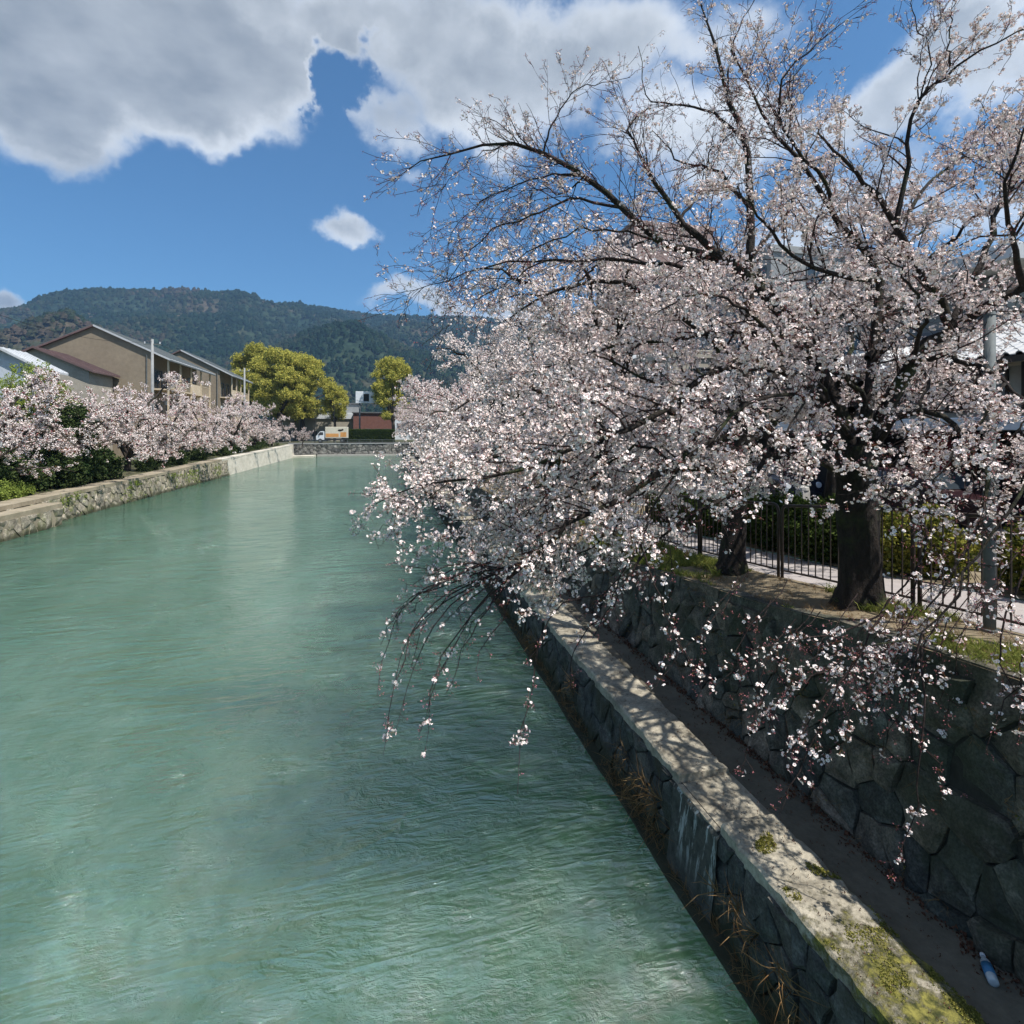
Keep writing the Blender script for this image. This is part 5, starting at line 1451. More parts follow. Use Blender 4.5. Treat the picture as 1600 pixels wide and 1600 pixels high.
def apartment(x0, x1, y0, y1, zg, ze, zr, label, storeys=3):
    """tan gabled block, gable towards the viewer, balconies under the eave on the canal side"""
    root = empty('apartment_block', (x1, y0, zg), label, 'apartment building', 'tan apartment blocks on the left bank')
    X0, X1, Y1, E, Rg = x0 - x1, 0.0, y1 - y0, ze - zg, zr - zg; xm = (X0 + X1) / 2 - .1
    Yr = 2.2     # balcony side is recessed
    mb = MB(); bd = 1.7
    mb.faces([(X0, 0, 0), (X1, 0, 0), (X1, 0, E), (xm, 0, Rg), (X0, 0, E), (X0, Y1, 0), (X1, Y1, 0), (X1, Y1, E), (xm, Y1, Rg), (X0, Y1, E)], [(0, 1, 2, 3, 4), (9, 8, 7, 6, 5), (0, 4, 9, 5), (1, 6, 7, 2)])
    mb.build('wall', M['tan'], root)
    for sx in (1, -1):    # roof slopes with real thickness, seams as ribs
        xe = X1 + bd + .35 if sx > 0 else X0 - .7
        slope = (Rg - E) / (X1 - xm) if sx > 0 else (Rg - E) / (xm - X0)
        zeav = Rg - slope * abs(xe - xm)
        r = MB(); t = .16
        vs = [(xm, -.28, Rg + t), (xe, -.28, zeav + t), (xe, Y1 + .6, zeav + t), (xm, Y1 + .6, Rg + t), (xm, -.28, Rg - .02), (xe, -.28, zeav - .02), (xe, Y1 + .6, zeav - .02), (xm, Y1 + .6, Rg - .02)]
        r.faces(vs, [(0, 1, 2, 3), (4, 7, 6, 5), (0, 4, 5, 1), (2, 6, 7, 3), (1, 5, 6, 2), (0, 3, 7, 4)])
        rf = r.build('roof', M['greyroof'] if sx > 0 else M['brownroof'], root)
        s = MB(); n = 18
        for k in range(n + 1):
            yy = -.25 + (Y1 + .8) * k / n
            s.faces([(xm, yy, Rg + t + .01), (xe, yy, zeav + t + .01), (xe, yy + .05, zeav + t + .01), (xm, yy + .05, Rg + t + .01), (xm, yy, Rg + t + .06), (xe, yy, zeav + t + .06), (xe, yy + .05, zeav + t + .06), (xm, yy + .05, Rg + t + .06)], [(4, 5, 6, 7), (0, 1, 5, 4), (3, 7, 6, 2), (1, 2, 6, 5)])
        s.build('seams', M['steel'], rf, kind='stuff')
    MB().box(xe if False else X1 + bd + .30, X1 + bd + .44, -.6, Y1 + .6, E - (Rg - E) / (X1 - xm) * (bd + .35) - .06, E - (Rg - E) / (X1 - xm) * (bd + .35) + .08).build('gutter', M['steel'], root)
    sh = E / storeys
    for f in range(1, storeys):
        z = f * sh - .05
        MB().box(X1 + .01, X1 + bd, .15, Y1 - .15, z - .16, z).build('balcony_floor', M['cream'], root)
        for k in range(4):
            a = .3 + (Y1 - .6) * k / 4; b = a + (Y1 - .6) / 4 - .3
            if k % 2 == 0:
                MB().box(X1 + bd - .1, X1 + bd - .01, a, b, z + .01, z + 1.05, .01).build('balcony_front', M['cream'], root)
            else:
                g = MB()
                for q in range(10): g.box(X1 + bd - .07, X1 + bd - .04, a + (b - a) * q / 9 - .015, a + (b - a) * q / 9 + .015, z, z + 1.0)
                g.box(X1 + bd - .09, X1 + bd - .02, a - .05, b + .05, z + 1.0, z + 1.07)
                g.build('balcony_railing', M['cream'], root)
            window(root, X1, (a + b) / 2, z + .12, (b - a) * .7, 1.9, '+x')
        if f == 1:
            for k in range(4): MB().box(X1 + .03, X1 + .2, .4 + k * 3.2, .7 + k * 3.2, z + 2.2, z + 2.6).build('lamp_box', M['white'], root)
    for k in range(5):
        yy = .2 + (Y1 - .4) * k / 4
        MB().box(X1 + bd - .16, X1 + bd - .012, yy - .08, yy + .08, 0, E - (Rg - E) / (X1 - xm) * bd - .05).build('balcony_post', M['cream'], root)
    for a in (.06, .1): MB().tube([(X1 - .3, -a, 0), (X1 - .3, -a, E - .3)], .04, 6).build('drain_pipe', M['steel'], root)
    return root


apartment(-34, -24, 63.8, 78, 1.6, 12.9, 15.3, 'nearer tan apartment block with pale roof edge and cream balconies above the left-bank cherries')
apartment(-34, -24, 88, 98.5, 1.9, 13.7, 16.3, 'farther tan apartment block, left of the tall yellow-green trees')


def gable_house(x0, x1, y0, y1, zg, ze, zr, mw, mr, label, name='house', xm=None, cat='house'):
    root = empty(name, ((x0 + x1) / 2, y0, zg), label, cat); cx = (x0 + x1) / 2
    X0, X1, Y1, E, R_ = x0 - cx, x1 - cx, y1 - y0, ze - zg, zr - zg; xm = (X0 + X1) / 2 if xm is None else xm - cx
    MB().faces([], []) if False else None
    mb = MB(); mb.faces([(X0, 0, 0), (X1, 0, 0), (X1, 0, E), (xm, 0, R_), (X0, 0, E), (X0, Y1, 0), (X1, Y1, 0), (X1, Y1, E), (xm, Y1, R_), (X0, Y1, E)], [(0, 1, 2, 3, 4), (9, 8, 7, 6, 5), (0, 4, 9, 5), (1, 6, 7, 2)])
    mb.build('wall', mw, root)
    for sx, xe, xw in ((1, X1 + .5, X1), (-1, X0 - .5, X0)):
        sl = (R_ - E) / abs(xw - xm); z = R_ - sl * abs(xe - xm); t = .15; r = MB()
        r.faces([(xm, -.45, R_ + t), (xe, -.45, z + t), (xe, Y1 + .45, z + t), (xm, Y1 + .45, R_ + t), (xm, -.45, R_ - .015), (xe, -.45, z - .015), (xe, Y1 + .45, z - .015), (xm, Y1 + .45, R_ - .015)], [(0, 1, 2, 3), (4, 7, 6, 5), (0, 4, 5, 1), (2, 6, 7, 3), (1, 5, 6, 2), (0, 3, 7, 4)])
        rf = r.build('roof', mr, root); s = MB(); n = int(Y1 / .5)
        for k in range(n + 1):
            yy = -.4 + (Y1 + .8) * k / n
            s.faces([(xm, yy, R_ + t + .05), (xe, yy, z + t + .05), (xe, yy + .06, z + t + .05), (xm, yy + .06, R_ + t + .05), (xm, yy, R_ + t), (xe, yy, z + t), (xe, yy + .06, z + t), (xm, yy + .06, R_ + t)], [(0, 1, 2, 3), (4, 5, 1, 0), (3, 2, 6, 7)])
        s.build('roof_ribs', mr, rf, kind='stuff')
    return root


h = gable_house(-31.5, -26.4, 49.7, 52.2, 1.5, 9.5, 10.9, M['bluewhite'], M['greyroof'], 'pale blue-white gabled house at the far left behind the willow')
for xx in (-1.4, 1.1): window(h, xx, 0, 5.4, 1.1, 1.2, '-y')
for xx in (-1.6, 1.2): window(h, xx, 0, 2.2, 1.1, 1.4, '-y')
MB().box(-2.4, 2.5, -.6, -.05, 4.35, 4.47).build('canopy', M['greyroof'], h)
h = gable_house(-35, -27.2, 58.7, 63.2, 1.5, 10.3, 12.2, M['plaster'], M['brownroof'], 'low house with dull red-brown roof between the blue-white gable and the tan block', xm=-31.5)
window(h, 1.0, 0, 5.5, 1.4, 1.2, '-y'); window(h, -2.4, 0, 5.5, 1.4, 1.2, '-y')
gable_house(-48, -36, 60, 74, 1.5, 9.5, 12.2, M['plaster'], M['brownroof'], 'brown-roofed house beyond the left edge, mostly hidden behind the tan block')

# utility poles and wires
def util_pole(x, y, zg, zt, label, arms=1):
    r = empty('utility_pole', (x, y, zg), label, 'utility pole', 'utility poles on the left bank')
    MB().tube([(0, 0, 0), (0, 0, zt - zg)], [.16, .11], 8).build('pole', M['grey_conc'], r, smooth=True)
    for k in range(arms):
        MB().box(-.7, .7, -.05, .05, zt - zg - .5 - k * .7, zt - zg - .4 - k * .7).build('cross_arm', M['steel'], r)
        for s in (-.6, 0, .6): MB().tube([(s, 0, zt - zg - .4 - k * .7), (s, 0, zt - zg - .22 - k * .7)], .05, 6).build('insulator', M['white'], r)
    return r
p1 = Wx(238, 530, -20.3); util_pole(p1.x, p1.y, 1.6, p1.z, 'concrete utility pole in front of the nearer tan block')
p2 = Wx(382, 575, -20.3); util_pole(p2.x, p2.y, 2.0, p2.z, 'concrete utility pole left of the tall yellow-green trees')
p0 = Wx(-60, 470, -20.3); util_pole(p0.x, p0.y, 1.3, 11.2, 'concrete utility pole beyond the left edge of the view')
def wire(a, b, sag, label, r=.012):
    pts = [Vector(a).lerp(Vector(b), k / 14) - Vector((0, 0, sag * 4 * (k / 14) * (1 - k / 14))) for k in range(15)]
    props(MB().tube(pts, r, 5).build('overhead_wire', M['rubber']), label, 'cable', 'overhead wires on the left bank')
wire((p0.x, p0.y, 10.9), (p1.x, p1.y, p1.z - .2), .7, 'thin overhead wire between the poles, nearest span on the left bank')
wire((p1.x, p1.y, p1.z - .2), (p2.x, p2.y, p2.z - .2), .5, 'thin overhead wire between the two visible utility poles')

# ------------------------------------------------------------------ far end: trees, hedge, buildings, sign, truck
def big_tree(name, loc, label, crown, trunk_h, tr, n, size, rng, G=G_YEL, cat='tree', group=None):
    root = empty(name, loc, label, cat, group)
    P = np.vstack([blob_pts(rng, max(8, int(n * b[3] * b[4] / sum(q[3] * q[4] for q in crown) * rng.uniform(.5, 1.3))), b[:3], [1.15 * q for q in b[3:]], .95) for b in crown])
    scatter('crown', P, rng.uniform(size[0], size[1], len(P)), G, rng, root)
    MB().tube([(0, 0, -.2), (0, 0, .4), (.1, 0, trunk_h * .6), (0, .1, trunk_h)], [tr * 1.4, tr, tr * .85, tr * .7], 9).build('trunk', M['bark_far'], root, smooth=True)
    for b in crown[:16]:
        MB().tube([(0, 0, trunk_h * .8), (b[0] * .5, b[1] * .5, (trunk_h + b[2]) / 2), (b[0], b[1], b[2])], [tr * .5, tr * .3, tr * .1], 6).build('limb', M['bark_far'], root)
    return root


def lobes(rng, w, z0, z1, n, r):
    out = [(0, 0, (z0 + z1) / 2, w * .42, w * .4, (z1 - z0) * .28)]
    for _ in range(n):
        a = rng.uniform(0, 6.28); rr_ = math.sqrt(rng.uniform(.1, 1)) * w; h = rng.uniform(0, 1)
        zz = z0 + (z1 - z0) * h; k = math.sqrt(max(.12, 1 - (2 * h - .9) ** 2))
        s = r * rng.uniform(.7, 1.2); out.append((math.cos(a) * rr_ * k, math.sin(a) * rr_ * k, zz, s, s, s * .75))
    return out


def at_far(px, Y): p = Wy(px, 650, Y); return p.x
ry = np.random.default_rng(17)
big_tree('camphor_tree', (at_far(436, 126), 126, 2.4), 'tall olive-yellow camphor tree with rounded crown, left one of the pair behind the canal end', lobes(ry, 6.2, 6.0, 19.8, 75, 1.35), 8, .55, 9500, (.7, 1.25), ry, group='yellow-green camphor trees')
big_tree('camphor_tree', (at_far(472, 130), 130, 2.4), 'tall olive-yellow camphor tree, right one of the pair, with golden outer branches', lobes(ry, 6.8, 5.6, 18.8, 75, 1.35), 8, .55, 9500, (.7, 1.25), ry, group='yellow-green camphor trees')
big_tree('camphor_tree', (at_far(400, 138), 138, 2.4), 'darker olive tree behind the farther tan block, left of the camphor pair', lobes(ry, 6.5, 7.0, 21.5, 60, 1.4), 7, .45, 7500, (.7, 1.2), ry, group='yellow-green camphor trees')
big_tree('camphor_tree', (at_far(523, 128), 128, 2.4), 'low spreading golden tree at the right foot of the camphor pair', lobes(ry, 3.2, 5.6, 12.0, 24, 1.2), 5, .3, 2600, (.6, 1.0), ry, group='yellow-green camphor trees')
big_tree('camphor_tree', (at_far(614, 118), 118, 2.4), 'bright yellow-green round-crowned tree standing alone beside the white sign', lobes(ry, 4.4, 4.8, 17.6, 48, 1.25), 5, .42, 5600, (.65, 1.15), ry, group='yellow-green camphor trees')
def bare(name, loc, label, H, S, rng):
    (tp, TR), (P1, R1, A1), (P2, R2, A2), (P3, R3, A3) = cherry(rng, H, S, 9, (0.0, 0), .22, 2.2, 2.6, trunk_h=2.5, low=.6)
    root = empty(name, loc, label, 'bare tree')
    V, Q = tubes([(tp[None], TR[None], 8)]); link('trunk', me_quads('trunk', V, Q, M['bark_far'], smooth=True), root)
    for k in range(len(P1)):
        V, Q = tubes([(P1[k:k + 1], R1[k:k + 1], 6)]); link('limb', me_quads('limb', V, Q, M['bark_far']), root)
    V, Q = tubes([(P2, np.maximum(R2, .02), 3), (P3, np.maximum(R3 * 2, .016), 3)]); link('twigs', me_quads('twigs', V, Q, M['bark_far']), root, kind='stuff')
bare('bare_tree', (at_far(690, 122), 122, 2.4), 'leafless grey-brown tree behind the farthest right-bank cherries', 14.5, 6.5, ry)
bare('bare_tree', (at_far(655, 128), 128, 2.4), 'leafless thin tree right of the bright yellow-green round tree', 10.0, 4.5, ry)
# clipped hedge
hr = empty('hedge', (at_far(577, 110), 110.5, 2.42), 'long dark green clipped hedge behind the truck at the canal end', 'hedge')
mb = MB(); mb.box(-4.9, 4.7, -.55, .55, 0, 2.3, .1); mb.build('core', M['bank'], hr)
P = np.column_stack([ry.uniform(-5.0, 4.8, 3600), ry.choice([-.6, -.55, .6], 3600) + ry.normal(size=3600) * .05, ry.uniform(.05, 2.5, 3600)])
top = np.column_stack([ry.uniform(-5.0, 4.8, 1200), ry.uniform(-.6, .6, 1200), 2.4 + ry.normal(size=1200) * .05])
P = np.vstack([P, top]); scatter('foliage', P, ry.uniform(1.6, 2.6, len(P)), G_HEDGE, ry, hr)
# buildings
def block(name, px0, px1, ytop, Y, depth, mat, label, roof=None, zg=2.4, cat='building', roofd=.25, win=None):
    x0, x1 = at_far(px0, Y), at_far(px1, Y); zt = Wy((px0 + px1) / 2, ytop, Y).z; cx = (x0 + x1) / 2; w = (x1 - x0) / 2
    r = empty(name, (cx, Y, zg), label, cat)
    MB().box(-w, w, 0, depth, 0, zt - zg - roofd).build('wall', mat, r)
    MB().box(-w - .25, w + .25, -.3, depth + .3, zt - zg - roofd + .003, zt - zg, .04).build('roof', roof or M['greyroof'], r)
    if win:
        n, z, ww, hh = win
        for k in range(n): window(r, -w + (2 * w) * (k + .5) / n, 0, z, ww, hh, '-y')
    return r
gable_house(at_far(425, 136), at_far(468, 136), 136, 150, 2.4, 8.2, 11.6, M['bluewhite'], M['greyroof'], 'building with white gable seen between the camphor trunks', 'building', cat='building')
block('building', 452, 552, 645, 134, 9, M['plaster'], 'long low building with white roof edge and beige wall under the camphor trees', M['white'], roofd=1.4, win=(9, 1.2, 1.0, 1.1))
block('building', 400, 458, 655, 132, 8, M['plaster'], 'low beige building left of the camphor trunks', M['greyroof'], win=(4, 1.2, 1.0, 1.1))
block('building', 540, 562, 630, 142, 6, M['grey_conc'], 'small grey-green block behind the white sign', M['darktile'], win=(1, 3.2, 1.0, 1.2))
bk = block('building', 552, 612, 644, 128, 8, M['brick'], 'low red brick building behind the dark hedge', M['darktile'], win=(4, 1.4, 1.2, 1.4))
block('building', 606, 668, 640, 150, 12, M['white'], 'white building behind the bright round tree', M['greyroof'], win=(5, 3.0, 1.4, 1.4))
# big white sign box on a post
sx = at_far(574, 119); zt, zb = Wy(574, 612, 119).z, Wy(574, 630, 119).z
sg = empty('sign_tower', (sx, 119, 2.4), 'white boxy sign on a single post in front of the round yellow-green tree', 'sign')
MB().box(-2.4, 2.4, -.35, .35, zb - 2.4, zt - 2.4, .05).build('sign_box', M['truck_white'], sg)
MB().box(-.75, .35, -.372, -.36, zb - 2.4 + .35, zt - 2.4 - .5).build('dark_emblem', M['dark'], sg)
MB().box(.7, 1.9, -.372, -.36, zb - 2.4 + 1.1, zb - 2.4 + 1.45).build('grey_line', M['steel'], sg)
MB().tube([(-1.55, 0, 0), (-1.55, 0, zb - 2.41)], .16, 8).build('post', M['steel'], sg, smooth=True)
def thin_post(px, Y, yt, label):
    r = empty('street_lamp', (at_far(px, Y), Y, 2.42), label, 'street lamp', 'street lamps at the canal end'); z = Wy(px, yt, Y).z - 2.42
    MB().tube([(0, 0, 0), (0, 0, z)], [.09, .06], 7).build('pole', M['rubber'], r)
    MB().tube([(0, 0, z - .05), (.5, 0, z + .15), (1.0, 0, z + .15)], .04, 5).build('arm', M['rubber'], r)
    MB().box(.9, 1.45, -.12, .12, z + .05, z + .18, .02).build('lamp_head', M['steel'], r)
thin_post(522, 114, 632, 'dark street lamp standing above the truck box'); thin_post(492, 116, 640, 'dark street lamp left of the truck above its cab')


def truck():
    xm = (at_far(495, 108.5) + at_far(542, 108.5)) / 2
    t = empty('delivery_truck', (xm, 108.6, 2.46), 'small box truck with white cab and cream and orange box parked at the canal end', 'truck')
    L = 2.95
    b = MB(); b.box(-1.15, L, -1.0, 1.0, .95, 3.0, .05); cb = b.build('cargo_box', M['truck_cream'], t)
    MB().box(-1.0, 1.3, -1.012, -1.002, 1.1, 1.75).build('orange_panel', M['orange'], cb)
    MB().box(1.6, 2.7, -1.012, -1.002, 1.1, 2.0).build('orange_panel', M['orange'], cb)
    mk = MB()   # dark animal-like emblem: rounded body, ears and tail
    for (cx, cz, r1, r2) in ((1.55, 2.35, .42, .2), (1.98, 2.46, .2, .17)):
        mk.poly([(cx + r1 * math.cos(a), -1.014, cz + r2 * math.sin(a)) for a in np.linspace(0, 2 * math.pi, 15)[:-1]])
    mk.build('dark_emblem', M['dark'], cb)
    MB().box(-1.17, L + .02, -1.02, 1.02, .86, .95).build('sill_rail', M['steel'], t)
    c = MB()
    prof = [(-2.75, .55), (-1.28, .55), (-1.28, 2.15), (-1.9, 2.2), (-2.1, 2.12), (-2.62, 1.45), (-2.78, 1.25)]
    n = len(prof); V = [(x, -.86, z) for x, z in prof] + [(x, .86, z) for x, z in prof]
    c.faces(V, [tuple(range(n)), tuple(range(2 * n - 1, n - 1, -1))] + [(k, n + k, n + (k + 1) % n, (k + 1) % n) for k in range(n)]); cab = c.build('cab', M['truck_white'], t)
    g = MB(); g.poly([(-2.5, -.868, 1.45), (-1.5, -.868, 1.45), (-1.5, -.868, 2.0), (-2.08, -.868, 2.02)]); g.build('side_window', M['glass'], cab)
    g = MB(); g.poly([(-2.13, -.75, 2.1), (-2.13, .75, 2.1), (-2.63, .75, 1.46), (-2.63, -.75, 1.46)]); g.build('windscreen', M['glass'], cab)
    MB().box(-2.84, -2.76, -.85, .85, .5, .72, .01).build('bumper', M['rubber'], t)
    for s in (-.6, .6): MB().tube([(-2.80, s, .9), (-2.76, s, .9)], .1, 10).build('headlight', M['steel'], t)
    MB().box(-2.7, L - .1, -.4, .4, .5, .75).build('chassis', M['rubber'], t)
    MB().box(-2.2, -2.1, -1.05, -.9, 1.4, 1.75).build('mirror', M['rubber'], t)
    for x in (-2.05, 1.9):
        for s in (-.82, .82):
            wl_ = MB().tube([(x, s - .12, .42), (x, s - .1, .42), (x, s + .1, .42), (x, s + .12, .42)], [.34, .40, .40, .34], 16).build('wheel', M['rubber'], t, smooth=False)
            MB().tube([(x, s - .135 if s < 0 else s + .122, .42), (x, s - .122 if s < 0 else s + .135, .42)], .2, 12).build('rim', M['steel'], wl_)


truck()
wire((at_far(545, 122), 122, Wy(545, 622, 122).z), (6.2, 40, Wy(760, 646, 40).z), .5, 'pale overhead cable crossing from beside the white sign into the right-bank cherries', .02)

# ------------------------------------------------------------------ right side: street buildings
def tiled_roof(root, x0, z0, x1, z1, ya, yb, n_ind, off):
    """pan-and-roll tiles: one course piece per tile, mesh shared"""
    cw, rl = .30, .34
    dx, dz = x1 - x0, z1 - z0; sl = math.hypot(dx, dz); nr = int(sl / rl); ux, uz = dx / sl, dz / sl
    mb = MB(); mb.poly([(x0, ya, z0 - .03), (x1, ya, z1 - .03), (x1, yb, z1 - .03), (x0, yb, z0 - .03)]); mb.poly([(x0, ya, z0 - .18), (x0, yb, z0 - .18), (x1, yb, z1 - .18), (x1, ya, z1 - .18)])
    mb.poly([(x0, ya, z0 - .18), (x0, ya, z0 - .03), (x0, yb, z0 - .03), (x0, yb, z0 - .18)]); mb.build('roof_deck', M['wood'], root)
    t = MB(); V = []; prof = [(-.15, .0), (-.09, .0), (-.06, .045), (0, .075), (.06, .045), (.09, .0), (.15, .0)]
    for s in (0, 1):
        for (a, hh) in prof: V.append((ux * rl * s * 1.06 - uz * (hh + (.02 if s == 0 else 0)) * 1, a, uz * rl * s * 1.06 + ux * (hh + (.02 if s == 0 else 0))))
    F = [(k, k + 7, k + 8, k + 1) for k in range(6)]; V += [(V[k][0] + uz * .03, V[k][1], V[k][2] - ux * .03) for k in range(7)]; F += [(k, k + 1, k + 15, k + 14) for k in range(6)]
    t.faces(V, F); me = t.mesh('tile', M['tile'])
    spots = [(i, j) for j in range(int((yb - ya) / cw)) for i in range(nr)]
    spots.sort(key=lambda q: abs(ya + q[1] * cw - off))
    rest = MB()
    for k, (i, j) in enumerate(spots):
        p = (x0 + ux * rl * i, ya + cw * (j + .5), z0 + uz * rl * i)
        if k < n_ind: link('tile', me, root, p)
        else: rest.faces([(v[0] + p[0], v[1] + p[1], v[2] + p[2]) for v in V], F)
    rest.build('tiles', M['tile'], root, kind='stuff')


def shop_house(ya, yb, ze, label, ntile, tile_at, red=None, awn=True):
    X = 16.2; zg = Z_STREET(12) + .03
    r = empty('shop_house', (X, ya, zg), label, 'shop building'); D = yb - ya; E = ze - zg
    # shop front: dark opening with posts, back wall and side returns
    MB().box(.9, 6, 0, D, 0, 2.35).build('shop_back', M['dark'], r)
    MB().box(0, 6, 0, D, 2.36, E - .35).build('upper_wall', M['plaster'], r)
    for k in range(int(D / 2.6) + 1): MB().box(-.02, .2, min(k * 2.6, D - .2), min(k * 2.6, D - .2) + .2, 0, 2.36).build('shop_post', M['wood'], r)
    MB().box(-.06, .12, 0, D, E - .5, E - .33).build('eave_board', M['cream'], r)
    for k in range(int(D / 2.0)):
        window(r, 0, 1.0 + k * 2.0, 2.95, 1.55, 1.15, '-x', M['wood'])
        for q in (-.4, .4): MB().box(-.045, -.02, 1.0 + k * 2.0 + q - .015, 1.0 + k * 2.0 + q + .015, 2.95, 4.1).build('lattice_bar', M['wood'], r)
    if awn:
        MB().box(-1.5, 0, 0, D, 2.37, 2.70, .03).build('awning', M['white'], r)
    tiled_roof(r, -1.0, E - .32, 3.4, E + 1.25, -.3, D + .3, ntile, tile_at)
    MB().tube([(3.4, -.35, E + 1.3), (3.4, D + .35, E + 1.3)], .16, 8).build('ridge', M['darktile'], r)
    g = MB()
    for yy in (0.02, D - .02): g.poly([(0, yy, E - .36), (3.4, yy, E + 1.1), (6, yy, E - .36)])
    g.build('gable', M['plaster'], r)
    if red:
        for a, b, z0, z1 in red:
            c = MB(); n = 8
            for k in range(n):
                y0, y1 = a + (b - a) * k / n, a + (b - a) * (k + 1) / n; o0, o1 = .03 * math.sin(k * 1.9), .03 * math.sin((k + 1) * 1.9)
                c.faces([(-.12 + o0, y0, z0), (-.12 + o1, y1, z0), (-.12 + o1, y1, z1), (-.12 + o0, y0, z1), (-.115 + o0, y0, z0), (-.115 + o1, y1, z0), (-.115 + o1, y1, z1), (-.115 + o0, y0, z1)], [(0, 3, 2, 1), (4, 5, 6, 7)])
            c.build('shop_curtain', M['red'], r)
    return r


shop_house(5, 19.0, 6.75, 'two-storey shop house with pale tiled roof and white awning at the right edge', 290, 7, [(7.6, 8.8, 1.1, 2.2), (11.2, 12.0, 1.3, 2.1)])
shop_house(20.5, 30.0, 6.4, 'second two-storey shop house beyond the first, glimpsed through the blossom', 0, 0, [(3.0, 4.5, .6, 2.1)])
def plain(x0, x1, y0, y1, zt, mat, label, rows, cols, name='building'):
    r = empty(name, (x0, y0, 2.1), label, 'building'); H = zt - 2.1
    MB().box(0, x1 - x0, 0, y1 - y0, 0, H).build('wall', mat, r)
    MB().box(-.15, x1 - x0 + .15, -.15, y1 - y0 + .15, H + .003, H + .5, .03).build('parapet', mat, r)
    for i in range(rows):
        for k in range(cols): window(r, 0, (y1 - y0) * (k + .5) / cols, 1.2 + i * (H - 1) / rows, (y1 - y0) / cols * .55, (H / rows) * .5, '-x')
        for k in range(max(2, cols // 2)): window(r, (x1 - x0) * (k + .5) / max(2, cols // 2), 0, 1.2 + i * (H - 1) / rows, 1.4, (H / rows) * .5, '-y')
    return r
plain(21.5, 34, 15, 28, 9.6, M['grey_conc'], 'modern grey concrete building with overhanging roof slab behind the tiled shop house', 3, 5)
sl = bpy.data.objects
MBo = MB().box(19.8, 35, 13.6, 29, 10.2, 10.75, .04).build('roof_slab', M['greyroof']); props(MBo, 'wide pale overhanging roof slab topping the modern grey building', 'roof')
plain(17.2, 26, 31, 41, 9.2, M['plaster'], 'beige three-storey building farther along the street behind the blossoms', 3, 4)
plain(16.8, 26, 42.5, 54, 10.5, M['white'], 'white building along the street behind the middle cherries', 3, 5)
bq = Wy(1010, 352, 60); plain(bq.x - 1.6, bq.x + 9, 60, 72, bq.z, M['pinkb'], 'tall pinkish-brown apartment tower glimpsed behind the upper left limbs', 9, 5, 'apartment_tower')
plain(27, 42, 34, 46, 17.5, M['grey_conc'], 'tall grey apartment building showing through the middle of the crown', 6, 5, 'apartment_tower')
plain(17, 27, 74, 90, 8.0, M['plaster'], 'low beige building far along the right-hand street', 2, 5)
# small shrine-like entrance with dark doorway and posts seen left of the trunk
pp = Wx(1280, 770, 14.6); e = empty('shop_entrance', (14.8, pp.y, Z_STREET(15) + .03), 'brown timber shop entrance with dark doorway seen between the trunks', 'entrance')
MB().box(0, .18, -.95, -.75, 0, 2.1).build('post', M['brick'], e); MB().box(0, .18, .75, .95, 0, 2.1).build('post', M['brick'], e)
MB().box(-.1, .3, -1.2, 1.2, 2.1, 2.3, .02).build('lintel', M['wood'], e); MB().box(.2, .3, -.75, .75, 0, 2.1).build('doorway', M['dark'], e)
bd = Wx(1253, 783, 12.95)
for k, lab in enumerate(('short stone bollard at the far kerb left of the timber entrance', 'short stone bollard at the far kerb, farther of the two')):
    b = empty('stone_bollard', (12.98, bd.y + k * 3.2, Z_STREET(15) + .03), lab, 'bollard', 'stone bollards at the far kerb')
    MB().box(-.16, .16, -.16, .16, 0, .5, .03).build('shaft', M['kerb'], b)
    MB().tube([(0, 0, .5), (0, 0, .58), (0, 0, .64)], [.2, .19, .08], 10).build('cap', M['kerb'], b)
# slim tree trunk in the planting strip (third trunk-like thing behind the railing)
tt = Wx(1297, 880, 7.5)
(tp, TR), b1, b2, b3 = cherry(rr, 6.2, 3.4, 7, (.2, 0), .12, 2.8, 4.0, trunk_h=2.4, low=.6)
put_tree('cherry_tree', 'young slender cherry in the planting strip just left of the big trunk', (tt.x, tt.y, Z_STREET(tt.y)), rr, ((tp, TR), b1, b2, b3), G_MID, 7.0, (.5, .8), 'blossoming cherry trees', bark='bark')


